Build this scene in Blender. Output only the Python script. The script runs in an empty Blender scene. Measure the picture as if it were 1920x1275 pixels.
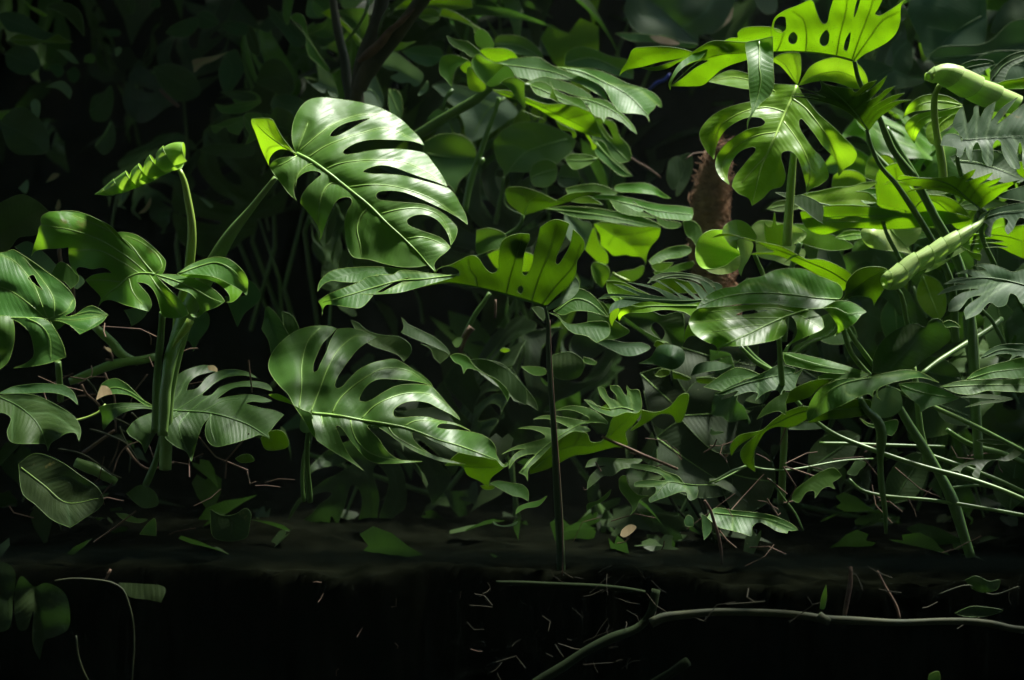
import bpy, math, random
import numpy as np
from mathutils import Vector
from mathutils.geometry import delaunay_2d_cdt

random.seed(7); rng = np.random.default_rng(7)
S = bpy.context.scene
COL = S.collection
R = math.radians

# ------------------------------------------------------------------ camera, sky, sun, exposure
CAM_Z = 1.30; LENS = 60.0; KW = 36.0 / LENS
cam = bpy.data.cameras.new('camera'); camo = bpy.data.objects.new('camera', cam); COL.objects.link(camo)
camo.location = (0, 0, CAM_Z); camo.rotation_euler = (R(90), 0, 0)
cam.lens = LENS; cam.sensor_width = 36; cam.clip_end = 200; cam.clip_start = 0.05
cam.dof.use_dof = True; cam.dof.focus_distance = 3.95; cam.dof.aperture_fstop = 2.4
S.camera = camo
SUN_EL, SUN_AZ = 65.5, 58.0           # azimuth measured from +Y towards +X (the sun stands behind the plants, to the right)
sd = Vector((math.sin(R(SUN_AZ)) * math.cos(R(SUN_EL)), math.cos(R(SUN_AZ)) * math.cos(R(SUN_EL)), math.sin(R(SUN_EL))))
w = bpy.data.worlds.new('World'); S.world = w; w.use_nodes = True
nt = w.node_tree; nt.nodes.clear()
sky = nt.nodes.new('ShaderNodeTexSky'); sky.sky_type = 'NISHITA'; sky.sun_disc = False
sky.sun_elevation = R(SUN_EL); sky.sun_rotation = R(SUN_AZ)
bg = nt.nodes.new('ShaderNodeBackground'); bg.inputs[1].default_value = 0.15
wo = nt.nodes.new('ShaderNodeOutputWorld')
nt.links.new(sky.outputs[0], bg.inputs[0]); nt.links.new(bg.outputs[0], wo.inputs[0])
sun = bpy.data.lights.new('sun', 'SUN'); sun.energy = 5.0; sun.angle = R(6.0); sun.color = (1.0, 0.975, 0.92)
suno = bpy.data.objects.new('sun', sun); COL.objects.link(suno)
suno.location = (2, 5, 8); suno.rotation_euler = sd.to_track_quat('Z', 'Y').to_euler()
S.view_settings.view_transform = 'Standard'; S.view_settings.look = 'None'
S.view_settings.exposure = 1.76; S.view_settings.gamma = 1.0; S.view_settings.use_curve_mapping = False
S.render.engine = 'CYCLES'
S.cycles.use_denoising = True
S.cycles.max_bounces = 7; S.cycles.diffuse_bounces = 4; S.cycles.glossy_bounces = 3; S.cycles.transmission_bounces = 4
S.cycles.transparent_max_bounces = 4; S.cycles.caustics_reflective = False; S.cycles.caustics_refractive = False

# ------------------------------------------------------------------ tagging helpers
def tag(o, label=None, cat=None, group=None, kind=None):
    if label: o['label'] = label
    if cat: o['category'] = cat
    if group: o['group'] = group
    if kind: o['kind'] = kind
    return o

def mesh_obj(name, V, F, mats, parent=None, mi=None, uv=None, attrs=None, smooth=True, base=None):
    me = bpy.data.meshes.new(name)
    V = np.asarray(V, dtype=float)
    b = parent.get('_b') if parent is not None else None
    if base is not None: V = V - np.array(base)
    elif b is not None: V = V - np.array(list(b))
    me.from_pydata(V.tolist(), [], [tuple(int(i) for i in f) for f in F])
    if not isinstance(mats, (list, tuple)): mats = [mats]
    for m in mats: me.materials.append(m)
    if mi is not None: me.polygons.foreach_set('material_index', np.asarray(mi, dtype=np.int32))
    me.polygons.foreach_set('use_smooth', np.full(len(me.polygons), smooth))
    if uv is not None:
        l = me.uv_layers.new(name='UVMap')
        vi = np.empty(len(me.loops), dtype=np.int32); me.loops.foreach_get('vertex_index', vi)
        l.data.foreach_set('uv', np.asarray(uv, dtype=np.float32)[vi].ravel())
    for k, a in (attrs or {}).items():
        at = me.attributes.new(k, 'FLOAT', 'POINT'); at.data.foreach_set('value', np.asarray(a, dtype=np.float32))
    me.update()
    o = bpy.data.objects.new(name, me); COL.objects.link(o)
    if parent is not None:
        o.parent = parent
        if b is not None: o['_b'] = list(b)
    return o

# ------------------------------------------------------------------ materials
def nodes(name):
    m = bpy.data.materials.new(name); m.use_nodes = True
    n = m.node_tree; n.nodes.clear()
    return m, n, n.links.new

def leaf_mat(name, c1, c2, vein, trans, tfac=0.4, rough=0.34, spec=0.5, stri=0.25, spots=0.0):
    m, n, L = nodes(name); N = n.nodes.new
    out = N('ShaderNodeOutputMaterial'); p = N('ShaderNodeBsdfPrincipled'); t = N('ShaderNodeBsdfTranslucent'); mx = N('ShaderNodeMixShader')
    tc = N('ShaderNodeTexCoord'); oi = N('ShaderNodeObjectInfo')
    no = N('ShaderNodeTexNoise'); no.inputs['Scale'].default_value = 9; no.inputs['Detail'].default_value = 6; no.inputs['Roughness'].default_value = .62
    L(tc.outputs['Object'], no.inputs['Vector'])
    r1 = N('ShaderNodeValToRGB'); r1.color_ramp.elements[0].position = .34; r1.color_ramp.elements[1].position = .66
    r1.color_ramp.elements[0].color = (*c1, 1); r1.color_ramp.elements[1].color = (*c2, 1); L(no.outputs['Fac'], r1.inputs[0])
    # striation along the side veins, from the blade's own coordinates
    uv = N('ShaderNodeUVMap'); mp = N('ShaderNodeMapping'); mp.inputs['Scale'].default_value = (420, 22, 1)
    L(uv.outputs[0], mp.inputs[0]); st = N('ShaderNodeTexNoise'); st.inputs['Scale'].default_value = 1; st.inputs['Detail'].default_value = 3
    L(mp.outputs[0], st.inputs['Vector'])
    hs = N('ShaderNodeHueSaturation'); hs.inputs['Saturation'].default_value = 1
    mr = N('ShaderNodeMapRange'); mr.inputs[3].default_value = .8; mr.inputs[4].default_value = 1.22
    L(st.outputs['Fac'], mr.inputs[0]); L(mr.outputs[0], hs.inputs['Value'])
    mh = N('ShaderNodeMapRange'); mh.inputs[3].default_value = .487; mh.inputs[4].default_value = .513
    L(oi.outputs['Random'], mh.inputs[0]); L(mh.outputs[0], hs.inputs['Hue'])
    L(r1.outputs[0], hs.inputs['Color'])
    at = N('ShaderNodeAttribute'); at.attribute_name = 'vein'
    mv = N('ShaderNodeMixRGB'); mv.inputs[2].default_value = (*vein, 1); L(at.outputs['Fac'], mv.inputs[0]); L(hs.outputs[0], mv.inputs[1])
    col = mv.outputs[0]
    # small pale specks and insect scars
    sp = N('ShaderNodeTexVoronoi'); sp.inputs['Scale'].default_value = 38; L(tc.outputs['Object'], sp.inputs['Vector'])
    sr = N('ShaderNodeValToRGB'); sr.color_ramp.elements[0].position = .035; sr.color_ramp.elements[0].color = (1, 1, 1, 1)
    sr.color_ramp.elements[1].position = .06; sr.color_ramp.elements[1].color = (0, 0, 0, 1); L(sp.outputs['Distance'], sr.inputs[0])
    n2 = N('ShaderNodeTexNoise'); n2.inputs['Scale'].default_value = 14; L(tc.outputs['Object'], n2.inputs['Vector'])
    g2 = N('ShaderNodeMath'); g2.operation = 'GREATER_THAN'; g2.inputs[1].default_value = .56; L(n2.outputs['Fac'], g2.inputs[0])
    m2 = N('ShaderNodeMath'); m2.operation = 'MULTIPLY'; L(sr.outputs[0], m2.inputs[0]); L(g2.outputs[0], m2.inputs[1])
    m3 = N('ShaderNodeMath'); m3.operation = 'MULTIPLY'; m3.inputs[1].default_value = .5; L(m2.outputs[0], m3.inputs[0])
    ms = N('ShaderNodeMixRGB'); ms.inputs[2].default_value = (.34, .36, .16, 1); L(m3.outputs[0], ms.inputs[0]); L(col, ms.inputs[1]); col = ms.outputs[0]
    bn = N('ShaderNodeTexNoise'); bn.inputs['Scale'].default_value = 8.5; bn.inputs['Detail'].default_value = 9; bn.inputs['Roughness'].default_value = .68; L(tc.outputs['Object'], bn.inputs['Vector'])
    br = N('ShaderNodeValToRGB'); br.color_ramp.elements[0].position = .655; br.color_ramp.elements[0].color = (0, 0, 0, 1); br.color_ramp.elements[1].position = .70; br.color_ramp.elements[1].color = (.7, .7, .7, 1)
    L(bn.outputs['Fac'], br.inputs[0]); mb = N('ShaderNodeMixRGB'); mb.inputs[2].default_value = (.15, .13, .035, 1); L(br.outputs[0], mb.inputs[0]); L(col, mb.inputs[1]); col = mb.outputs[0]
    L(col, p.inputs['Base Color'])
    rr = N('ShaderNodeMapRange'); rr.inputs[3].default_value = rough - .1; rr.inputs[4].default_value = rough + .14
    nr = N('ShaderNodeTexNoise'); nr.inputs['Scale'].default_value = 22; nr.inputs['Detail'].default_value = 5; L(tc.outputs['Object'], nr.inputs['Vector'])
    L(nr.outputs['Fac'], rr.inputs[0]); L(rr.outputs[0], p.inputs['Roughness'])
    p.inputs['Specular IOR Level'].default_value = spec
    b1 = N('ShaderNodeBump'); b1.inputs['Strength'].default_value = stri; b1.inputs['Distance'].default_value = .0016
    L(st.outputs['Fac'], b1.inputs['Height'])
    b2 = N('ShaderNodeBump'); b2.inputs['Strength'].default_value = .10; b2.inputs['Distance'].default_value = .005
    nb = N('ShaderNodeTexNoise'); nb.inputs['Scale'].default_value = 26; nb.inputs['Detail'].default_value = 4; L(tc.outputs['Object'], nb.inputs['Vector'])
    L(nb.outputs['Fac'], b2.inputs['Height']); L(b1.outputs[0], b2.inputs['Normal'])
    wv = N('ShaderNodeTexWave'); wv.wave_type = 'BANDS'; wv.bands_direction = 'X'; wv.inputs['Scale'].default_value = 1; wv.inputs['Distortion'].default_value = 5
    wv.inputs['Detail'].default_value = 2; wv.inputs['Detail Scale'].default_value = .6
    mw = N('ShaderNodeMapping'); mw.inputs['Scale'].default_value = (26, 9, 1); L(uv.outputs[0], mw.inputs[0]); L(mw.outputs[0], wv.inputs['Vector'])
    b3 = N('ShaderNodeBump'); b3.inputs['Strength'].default_value = .10; b3.inputs['Distance'].default_value = .0022
    L(wv.outputs['Fac'], b3.inputs['Height']); L(b2.outputs[0], b3.inputs['Normal']); L(b3.outputs[0], p.inputs['Normal'])
    tm = N('ShaderNodeMixRGB'); tm.blend_type = 'MULTIPLY'; tm.inputs[0].default_value = 1; tm.inputs[1].default_value = (*trans, 1)
    t2 = N('ShaderNodeMapRange'); t2.inputs[3].default_value = .78; t2.inputs[4].default_value = 1.1; L(no.outputs['Fac'], t2.inputs[0])
    tv = N('ShaderNodeMath'); tv.operation = 'MULTIPLY_ADD'; tv.inputs[1].default_value = -.45; L(at.outputs['Fac'], tv.inputs[0]); L(t2.outputs[0], tv.inputs[2])
    L(tv.outputs[0], tm.inputs[2]); L(tm.outputs[0], t.inputs[0])
    mx.inputs[0].default_value = tfac; L(p.outputs[0], mx.inputs[1]); L(t.outputs[0], mx.inputs[2]); L(mx.outputs[0], out.inputs[0])
    return m

def stem_mat(name, c1, c2, rough=.46, sc=(8, 8, 60), trans=0.0, spec=.28, bump=.3):
    m, n, L = nodes(name); N = n.nodes.new
    out = N('ShaderNodeOutputMaterial'); p = N('ShaderNodeBsdfPrincipled'); tc = N('ShaderNodeTexCoord')
    mp = N('ShaderNodeMapping'); mp.inputs['Scale'].default_value = sc; L(tc.outputs['Object'], mp.inputs[0])
    no = N('ShaderNodeTexNoise'); no.inputs['Scale'].default_value = 1.2; no.inputs['Detail'].default_value = 6; L(mp.outputs[0], no.inputs['Vector'])
    r1 = N('ShaderNodeValToRGB'); r1.color_ramp.elements[0].position = .35; r1.color_ramp.elements[1].position = .65
    r1.color_ramp.elements[0].color = (*c1, 1); r1.color_ramp.elements[1].color = (*c2, 1)
    L(no.outputs['Fac'], r1.inputs[0]); L(r1.outputs[0], p.inputs['Base Color'])
    p.inputs['Roughness'].default_value = rough; p.inputs['Specular IOR Level'].default_value = spec
    b = N('ShaderNodeBump'); b.inputs['Strength'].default_value = bump; b.inputs['Distance'].default_value = .002
    L(no.outputs['Fac'], b.inputs['Height']); L(b.outputs[0], p.inputs['Normal'])
    L(p.outputs[0], out.inputs[0]); return m

M = {}
M['top'] = leaf_mat('leaf_green', (.054, .152, .020), (.078, .194, .030), (.19, .34, .06), (.26, .54, .03), .42, .40, .22)
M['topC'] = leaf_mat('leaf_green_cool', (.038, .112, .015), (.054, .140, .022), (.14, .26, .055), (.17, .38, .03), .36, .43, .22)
M['warm'] = leaf_mat('leaf_fresh_green', (.058, .165, .012), (.080, .205, .018), (.18, .34, .05), (.26, .56, .015), .44, .38, .22)
M['warmC'] = leaf_mat('leaf_mid_green', (.040, .118, .012), (.056, .146, .018), (.12, .24, .04), (.17, .38, .015), .38, .42, .20)
M['cup'] = leaf_mat('leaf_unrolling', (.15, .29, .025), (.19, .34, .04), (.3, .45, .1), (.25, .50, .02), .25, .30, .4)
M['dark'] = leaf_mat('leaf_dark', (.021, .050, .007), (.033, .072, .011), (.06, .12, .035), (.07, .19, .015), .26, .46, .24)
M['shade'] = leaf_mat('leaf_painted_shade', (.012, .027, .006), (.021, .043, .009), (.03, .06, .02), (.03, .08, .01), .22, .55, .15)  # darker leaf copy: background shade is put into the colour
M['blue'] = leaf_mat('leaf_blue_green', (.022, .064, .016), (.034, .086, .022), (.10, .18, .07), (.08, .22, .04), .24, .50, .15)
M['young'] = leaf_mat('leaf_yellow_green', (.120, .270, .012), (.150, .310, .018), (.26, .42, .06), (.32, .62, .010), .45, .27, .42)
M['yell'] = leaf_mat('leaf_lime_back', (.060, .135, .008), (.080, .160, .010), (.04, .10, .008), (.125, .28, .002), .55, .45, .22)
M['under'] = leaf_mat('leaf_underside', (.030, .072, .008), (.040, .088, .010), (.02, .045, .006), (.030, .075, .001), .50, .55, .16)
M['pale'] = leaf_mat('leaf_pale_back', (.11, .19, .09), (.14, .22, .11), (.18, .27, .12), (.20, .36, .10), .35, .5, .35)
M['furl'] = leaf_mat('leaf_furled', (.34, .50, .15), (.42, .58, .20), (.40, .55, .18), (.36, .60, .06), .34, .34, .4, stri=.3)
M['furlL'] = leaf_mat('leaf_furled_green', (.14, .28, .03), (.19, .34, .05), (.30, .44, .12), (.30, .54, .03), .35, .36, .35)
M['tan'] = leaf_mat('leaf_withered', (.20, .15, .07), (.34, .27, .15), (.3, .22, .1), (.3, .2, .08), .3, .7, .2)
M['margin'] = stem_mat('leaf_edge', (.15, .27, .045), (.22, .36, .07), .45)
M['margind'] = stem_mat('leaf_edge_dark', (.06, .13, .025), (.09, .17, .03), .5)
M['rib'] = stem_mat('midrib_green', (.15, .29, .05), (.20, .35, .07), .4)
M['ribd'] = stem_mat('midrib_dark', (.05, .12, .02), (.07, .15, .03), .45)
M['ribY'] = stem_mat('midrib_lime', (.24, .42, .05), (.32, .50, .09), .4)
M['stem'] = stem_mat('petiole_green', (.085, .17, .035), (.13, .225, .05), .42, (10, 10, 4))
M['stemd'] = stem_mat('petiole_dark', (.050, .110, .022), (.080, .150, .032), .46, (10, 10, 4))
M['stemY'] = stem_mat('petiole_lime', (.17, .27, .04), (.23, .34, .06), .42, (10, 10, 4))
M['twig'] = stem_mat('twig_brown', (.055, .032, .02), (.11, .07, .04), .8, (20, 20, 20), bump=.8)
M['straw'] = stem_mat('straw', (.012, .013, .006), (.03, .028, .012), .9, (20, 20, 20))
M['bark'] = stem_mat('bark', (.020, .028, .014), (.055, .050, .026), .8, (14, 14, 5), bump=1)
M['coir'] = stem_mat('coir_fibre', (.13, .075, .04), (.34, .20, .11), .95, (30, 30, 14), bump=1)
M['moss'] = stem_mat('mossy_branch', (.011, .019, .004), (.028, .035, .008), .75, (16, 16, 16), bump=.8)
M['stemk'] = stem_mat('petiole_painted_shade', (.006, .011, .004), (.012, .020, .007), .9, (10, 10, 4), spec=.05)  # near-black stem copy, dim light painted into branches and petioles
M['stemc'] = stem_mat('petiole_painted_dim', (.016, .034, .010), (.030, .056, .016), .45, (10, 10, 4), spec=.2)  # centre stalk darkened in its colour to stand in for shade
M['ledge'] = stem_mat('ledge_grey', (.045, .070, .050), (.060, .088, .062), .9, (3, 3, 3), bump=.1)  # lightened so the added tube reads as a faint soft band
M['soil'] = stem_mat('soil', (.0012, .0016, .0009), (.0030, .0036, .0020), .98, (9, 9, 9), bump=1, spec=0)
M['blue_tie'] = stem_mat('blue_plastic', (.005, .015, .14), (.008, .02, .18), .4, (3, 3, 3))

# ------------------------------------------------------------------ tracing frames and geometry helpers
Z = {'A': (440, 160, 3.356), 'B': (0, 180, 2.898), 'C': (480, 560, 3.356), 'D': (580, 380, 3.5556), 'E': (1140, 0, 3.0362),
     'F': (1120, 380, 3.3103), 'G': (1560, 80, 2.361), 'H': (0, 580, 3.0357), 'I': (780, 40, 3.3556), 'J': (900, 340, 4.3636),
     'K': (900, 660, 3.188), 'L': (1340, 560, 2.898), 'M': (440, 0, 3.84), 'N': (0, 0, 4.0), 'P': (960, 980, 2.0), 'Q': (0, 980, 2.0), 'S': (0, 0, 1.0)}

def parse(z, s):
    ox, oy, k = Z[z]; P = []; C = []
    for t in s.split():
        c = t.endswith('c'); x, y = (t[:-1] if c else t).split(',')
        P.append((ox + float(x) / k, oy + float(y) / k)); C.append(c)
    return np.array(P), C

def world(u, v, d):
    u = np.asarray(u, float); v = np.asarray(v, float); d = np.asarray(d, float) + 0 * u
    return np.stack([(u - 960) / 1920 * KW * d, d, CAM_Z - (v - 637.5) / 1920 * KW * d], -1)

def spline(P, C=None, step=4.0, closed=False):
    n = len(P); out = []
    rngI = range(n if closed else n - 1)
    for i in rngI:
        p1 = P[i]; p2 = P[(i + 1) % n]
        p0 = P[i - 1] if (closed or i > 0) else 2 * p1 - p2
        p3 = P[(i + 2) % n] if (closed or i + 2 < n) else 2 * p2 - p1
        if C is not None:
            if C[i]: p0 = p1 + (p1 - p2) * .5
            if C[(i + 1) % n]: p3 = p2 + (p2 - p1) * .5
        L = np.linalg.norm(p2 - p1); k = max(1, int(round(L / step)))
        # centripetal Catmull-Rom, clamped tangents
        a = np.linalg.norm(p1 - p0) ** .5 + 1e-6; b = np.linalg.norm(p2 - p1) ** .5 + 1e-6; c = np.linalg.norm(p3 - p2) ** .5 + 1e-6
        m1 = (p1 - p0) / a - (p2 - p0) / (a + b) + (p2 - p1) / b
        m2 = (p2 - p1) / b - (p3 - p1) / (b + c) + (p3 - p2) / c
        m1 = m1 * b; m2 = m2 * b
        for j in range(k):
            t = j / k
            out.append((2 * t**3 - 3 * t**2 + 1) * p1 + (t**3 - 2 * t**2 + t) * m1 + (-2 * t**3 + 3 * t**2) * p2 + (t**3 - t**2) * m2)
    if not closed: out.append(P[-1])
    return np.array(out)

def inside(pts, loops):
    x, y = pts[:, 0], pts[:, 1]; r = np.zeros(len(pts), bool)
    for Lp in loops:
        a = Lp; b = np.roll(Lp, -1, 0)
        for (x1, y1), (x2, y2) in zip(a, b):
            if y1 == y2: continue
            c = ((y1 > y) != (y2 > y)) & (x < (x2 - x1) * (y - y1) / (y2 - y1) + x1)
            r ^= c
    return r

def segdist(pts, poly):
    best = np.full(len(pts), 1e9); arc = np.zeros(len(pts)); acc = 0; side = np.zeros(len(pts))
    for a, b in zip(poly[:-1], poly[1:]):
        ab = b - a; L = np.linalg.norm(ab)
        if L < 1e-6: continue
        t = np.clip(((pts - a) @ ab) / (L * L), 0, 1); q = a + t[:, None] * ab
        dd = np.linalg.norm(pts - q, axis=1); k = dd < best
        best[k] = dd[k]; arc[k] = acc + t[k] * L
        cr = ab[0] * (pts[:, 1] - a[1]) - ab[1] * (pts[:, 0] - a[0]); side[k] = np.sign(cr[k])
        acc += L
    return best, arc, side

def tube(P3, rad, n=8, ovality=1.0, cap=True):
    P3 = np.asarray(P3, float); k = len(P3); rad = np.broadcast_to(np.asarray(rad, float), (k,))
    T = np.gradient(P3, axis=0); T /= np.linalg.norm(T, axis=1)[:, None] + 1e-12
    up = np.array([0, -1.0, 0.15]); V = []; F = []
    for i in range(k):
        a = np.cross(T[i], up); l = np.linalg.norm(a)
        if l < 1e-3: a = np.cross(T[i], [1, 0, 0]); l = np.linalg.norm(a)
        a /= l; b = np.cross(a, T[i])
        for j in range(n):
            th = 2 * math.pi * j / n
            V.append(P3[i] + rad[i] * (math.cos(th) * a + ovality * math.sin(th) * b))
    for i in range(k - 1):
        for j in range(n):
            F.append((i * n + j, i * n + (j + 1) % n, (i + 1) * n + (j + 1) % n, (i + 1) * n + j))
    if cap: F.append(tuple(range(n))[::-1]); F.append(tuple((k - 1) * n + j for j in range(n)))
    return np.array(V), F

PX = KW / 1920            # metres per photograph pixel at 1 m

def plant(name, label, u, d, cat='plant', group=None, v=None):
    x = (u - 960) * PX * d
    o = bpy.data.objects.new(name, None); COL.objects.link(o)
    o.location = (x, d, 0.0); o['_b'] = [x, d, 0.0]; o.empty_display_size = .1
    return tag(o, label, cat, group)

leaf_seed = [0]
class Leaf:
    """One blade: its outline, its midrib and its side veins drawn on a tilted, folded, drooping sheet."""
    def __init__(s, par, z, outline, mid=None, veins=(), holes=(), D=4.0, tilt=(0, -.6), fold=.25, droop=1.2, ctrl=(), mat='top',
                 name='leaf', res=7.0, margin=1.0, rib=3.0, sub_veins=False, groove=.0022, wob=.004, label=None, at=None, ribm=None, marginm=None,
                 vw=3.0, extra=()):
        leaf_seed[0] += 1; s.seed = leaf_seed[0]
        s.z = z; s.D = D; s.tilt = tilt; s.fold = fold; s.droop = droop
        P, C = parse(z, outline); s.P0 = P
        ring = spline(P, C, step=max(3.2, res * .6), closed=True)
        s.c = np.array(at and parse(z, at)[0][0]) if at else ring.mean(0)
        ox, oy, k = Z[z]
        s.ctrl = [(ox + c[0] / k, oy + c[1] / k, c[2], c[3] / k) for c in ctrl]
        s.mid = spline(parse(z, mid)[0], step=8) if mid else None
        s.veins = [spline(parse(z, q)[0], step=7) for q in veins]
        s.groove = groove; s.wob = wob
        loops = [ring] + [spline(*parse(z, h), step=4, closed=True) for h in holes]
        V = []; F = []; MI = []; ve = []; uvs = []
        pts = list(loops); edges = []; n0 = 0
        for lp in loops:
            n = len(lp); edges += [(n0 + i, n0 + (i + 1) % n) for i in range(n)]; n0 += n
        lo = ring.min(0); hi = ring.max(0)
        gx = np.arange(lo[0], hi[0], res); gy = np.arange(lo[1], hi[1], res * .87)
        G = np.array([(x + (j % 2) * res * .5, y) for j, y in enumerate(gy) for x in gx]) if len(gx) and len(gy) else np.zeros((0, 2))
        lines = ([s.mid] if s.mid is not None else []) + s.veins
        allb = np.concatenate(loops)
        def far(Q, B, r):
            if len(Q) == 0 or len(B) == 0: return np.ones(len(Q), bool)
            k = np.ones(len(Q), bool)
            for i in range(0, len(Q), 1500):
                k[i:i+1500] = (np.linalg.norm(Q[i:i+1500, None] - B[None], axis=2).min(1) > r)
            return k
        ex = []
        for ln in lines:
            T = np.gradient(ln, axis=0); T /= np.linalg.norm(T, axis=1)[:, None] + 1e-9; Nn = np.stack([-T[:, 1], T[:, 0]], 1)
            for o_ in (0, -vw, vw): ex.append(ln + Nn * o_)
        if ex:
            ex = np.concatenate(ex); ex = ex[inside(ex, loops)]; ex = ex[far(ex, allb, 2.0)]
        else: ex = np.zeros((0, 2))
        if len(G):
            G = G[inside(G, loops)]; G = G[far(G, allb, res * .45)]; G = G[far(G, ex, res * .45)] if len(ex) else G
        Q = np.concatenate([allb, ex, G])
        r = delaunay_2d_cdt([Vector(q) for q in Q], edges, [], 0, 1e-4)
        Q = np.array([tuple(q) for q in r[0]]); T = np.array([list(f) for f in r[2] if len(f) == 3])
        cen = Q[T].mean(1); T = T[inside(cen, loops)]
        d, uv, vn = s.depth(Q)
        V = world(Q[:, 0], Q[:, 1], d); F = [tuple(t) for t in T]; MI = [0] * len(F)
        # orient faces to the camera side
        a, b, c = V[T[:, 0]], V[T[:, 1]], V[T[:, 2]]
        nn = np.cross(b - a, c - a); fl = (nn * a).sum(1) - nn[:, 2] * CAM_Z > 0
        F = [tuple(t[::-1]) if f else tuple(t) for t, f in zip(T, fl)]
        VV = [V]; nv = len(V); uvl = [uv]; vl = [vn]
        if margin:
            for lp in loops:
                dd, uu, _ = s.depth(lp); W = world(lp[:, 0], lp[:, 1], dd)
                W = np.concatenate([W, W[:1]]); tv, tf = tube(W, margin * .00042 * D / 4, 4, cap=False)
                F += [tuple(i + nv for i in f) for f in tf]; MI += [1] * len(tf); nv += len(tv); VV.append(tv)
                uvl.append(np.zeros((len(tv), 2))); vl.append(np.zeros(len(tv)))
        for e in extra:      # further sheets of the same blade
            pass
        mm = marginm or ('margin' if mat in ('top', 'young', 'yell', 'furl', 'topC', 'under', 'warm', 'warmC', 'cup') else 'margind')
        s.o = mesh_obj(name, np.concatenate(VV), F, [M[mat], M[mm]], par, MI, np.concatenate(uvl), {'vein': np.concatenate(vl)})
        if label: s.o['label'] = label
        rm = ribm or {'young': 'ribY', 'yell': 'rib', 'dark': 'ribd', 'under': 'ribd', 'blue': 'ribd'}.get(mat, 'rib')
        if s.mid is not None and rib:
            q = s.mid; dd, _, _ = s.depth(q); W = world(q[:, 0], q[:, 1], dd - .0012)
            rr = np.linspace(rib, rib * .28, len(W)) * PX * D * .5
            tv, tf = tube(W, rr, 6, .6); mesh_obj('midrib', tv, tf, M[rm], s.o)
        if sub_veins:
            for q in s.veins:
                dd, _, _ = s.depth(q); W = world(q[:, 0], q[:, 1], dd - .0003)
                rr = np.linspace(rib * .44, rib * .10, len(W)) * PX * D * .5
                tv, tf = tube(W, rr, 5, .6); mesh_obj('vein', tv, tf, M[rm], s.o)
    def depth(s, Q):
        Q = np.asarray(Q, float); k = PX * s.D
        a = (Q[:, 0] - s.c[0]) * k; b = (Q[:, 1] - s.c[1]) * k
        d = s.D + s.tilt[0] * a + s.tilt[1] * b
        sgn = 1 if s.tilt[1] <= 0 else -1
        uv = np.stack([a, b], 1); vn = np.zeros(len(Q))
        if s.mid is not None:
            ds, arc, side = segdist(Q, s.mid); dm = ds * k; am = arc * k
            e = np.sqrt(dm**2 + .006**2) - .006
            d = d + sgn * (-s.fold * e + s.droop * dm**2)
            uv = np.stack([am - .55 * dm + side * 3.1, dm], 1)
        for ln in s.veins:
            dv, _, _ = segdist(Q, ln); f = np.exp(-(dv / 9.0)**2)
            d = d + sgn * s.groove * f; vn = np.maximum(vn, np.exp(-(dv / 2.2)**2))
        for (cx, cy, dz, r) in s.ctrl:
            d = d + dz * np.exp(-((Q[:, 0] - cx)**2 + (Q[:, 1] - cy)**2) / (r * r))
        r_ = np.random.default_rng(s.seed)
        for wl, am_ in ((105, 1.0), (55, .22), (30, .05)):
            th = r_.uniform(0, math.tau); ph = r_.uniform(0, math.tau); th2 = th + 1.3; ph2 = r_.uniform(0, math.tau)
            d = d + s.wob * am_ * (np.sin((Q[:, 0] * math.cos(th) + Q[:, 1] * math.sin(th)) * math.tau / wl + ph) *
                                   np.sin((Q[:, 0] * math.cos(th2) + Q[:, 1] * math.sin(th2)) * math.tau / (wl * 1.3) + ph2))
        return d, uv, vn
    def at(s, z, xy):
        p, _ = parse(z, xy); return float(s.depth(p)[0][0])

def stalk(par, z, path, r, D, mat='stem', name='petiole', n=10, groove=True, step=10, bend=0.0):
    """a petiole, stem or branch: path in drawing units, radius r (photo pixels) from start to end, depth D from start to end"""
    P, _ = parse(z, path); Q = spline(P, step=step); k = len(Q)
    L = np.concatenate([[0], np.cumsum(np.linalg.norm(np.diff(Q, axis=0), axis=1))]); t = L / L[-1]
    Ds = np.interp(t, np.linspace(0, 1, len(D)), D) if isinstance(D, (list, tuple)) else np.full(k, D)
    Rs = np.interp(t, np.linspace(0, 1, len(r)), r) if isinstance(r, (list, tuple)) else np.full(k, r)
    W = world(Q[:, 0], Q[:, 1], Ds)
    rg = np.random.default_rng(int(P.sum()) % 9999); Rs = Rs * (1 + .05 * np.sin(t * 17 + rg.uniform(0, 6)))
    tv, tf = tube(W, Rs * PX * Ds, n)
    o = mesh_obj(name, tv, tf, M[mat], par)
    return o

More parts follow.
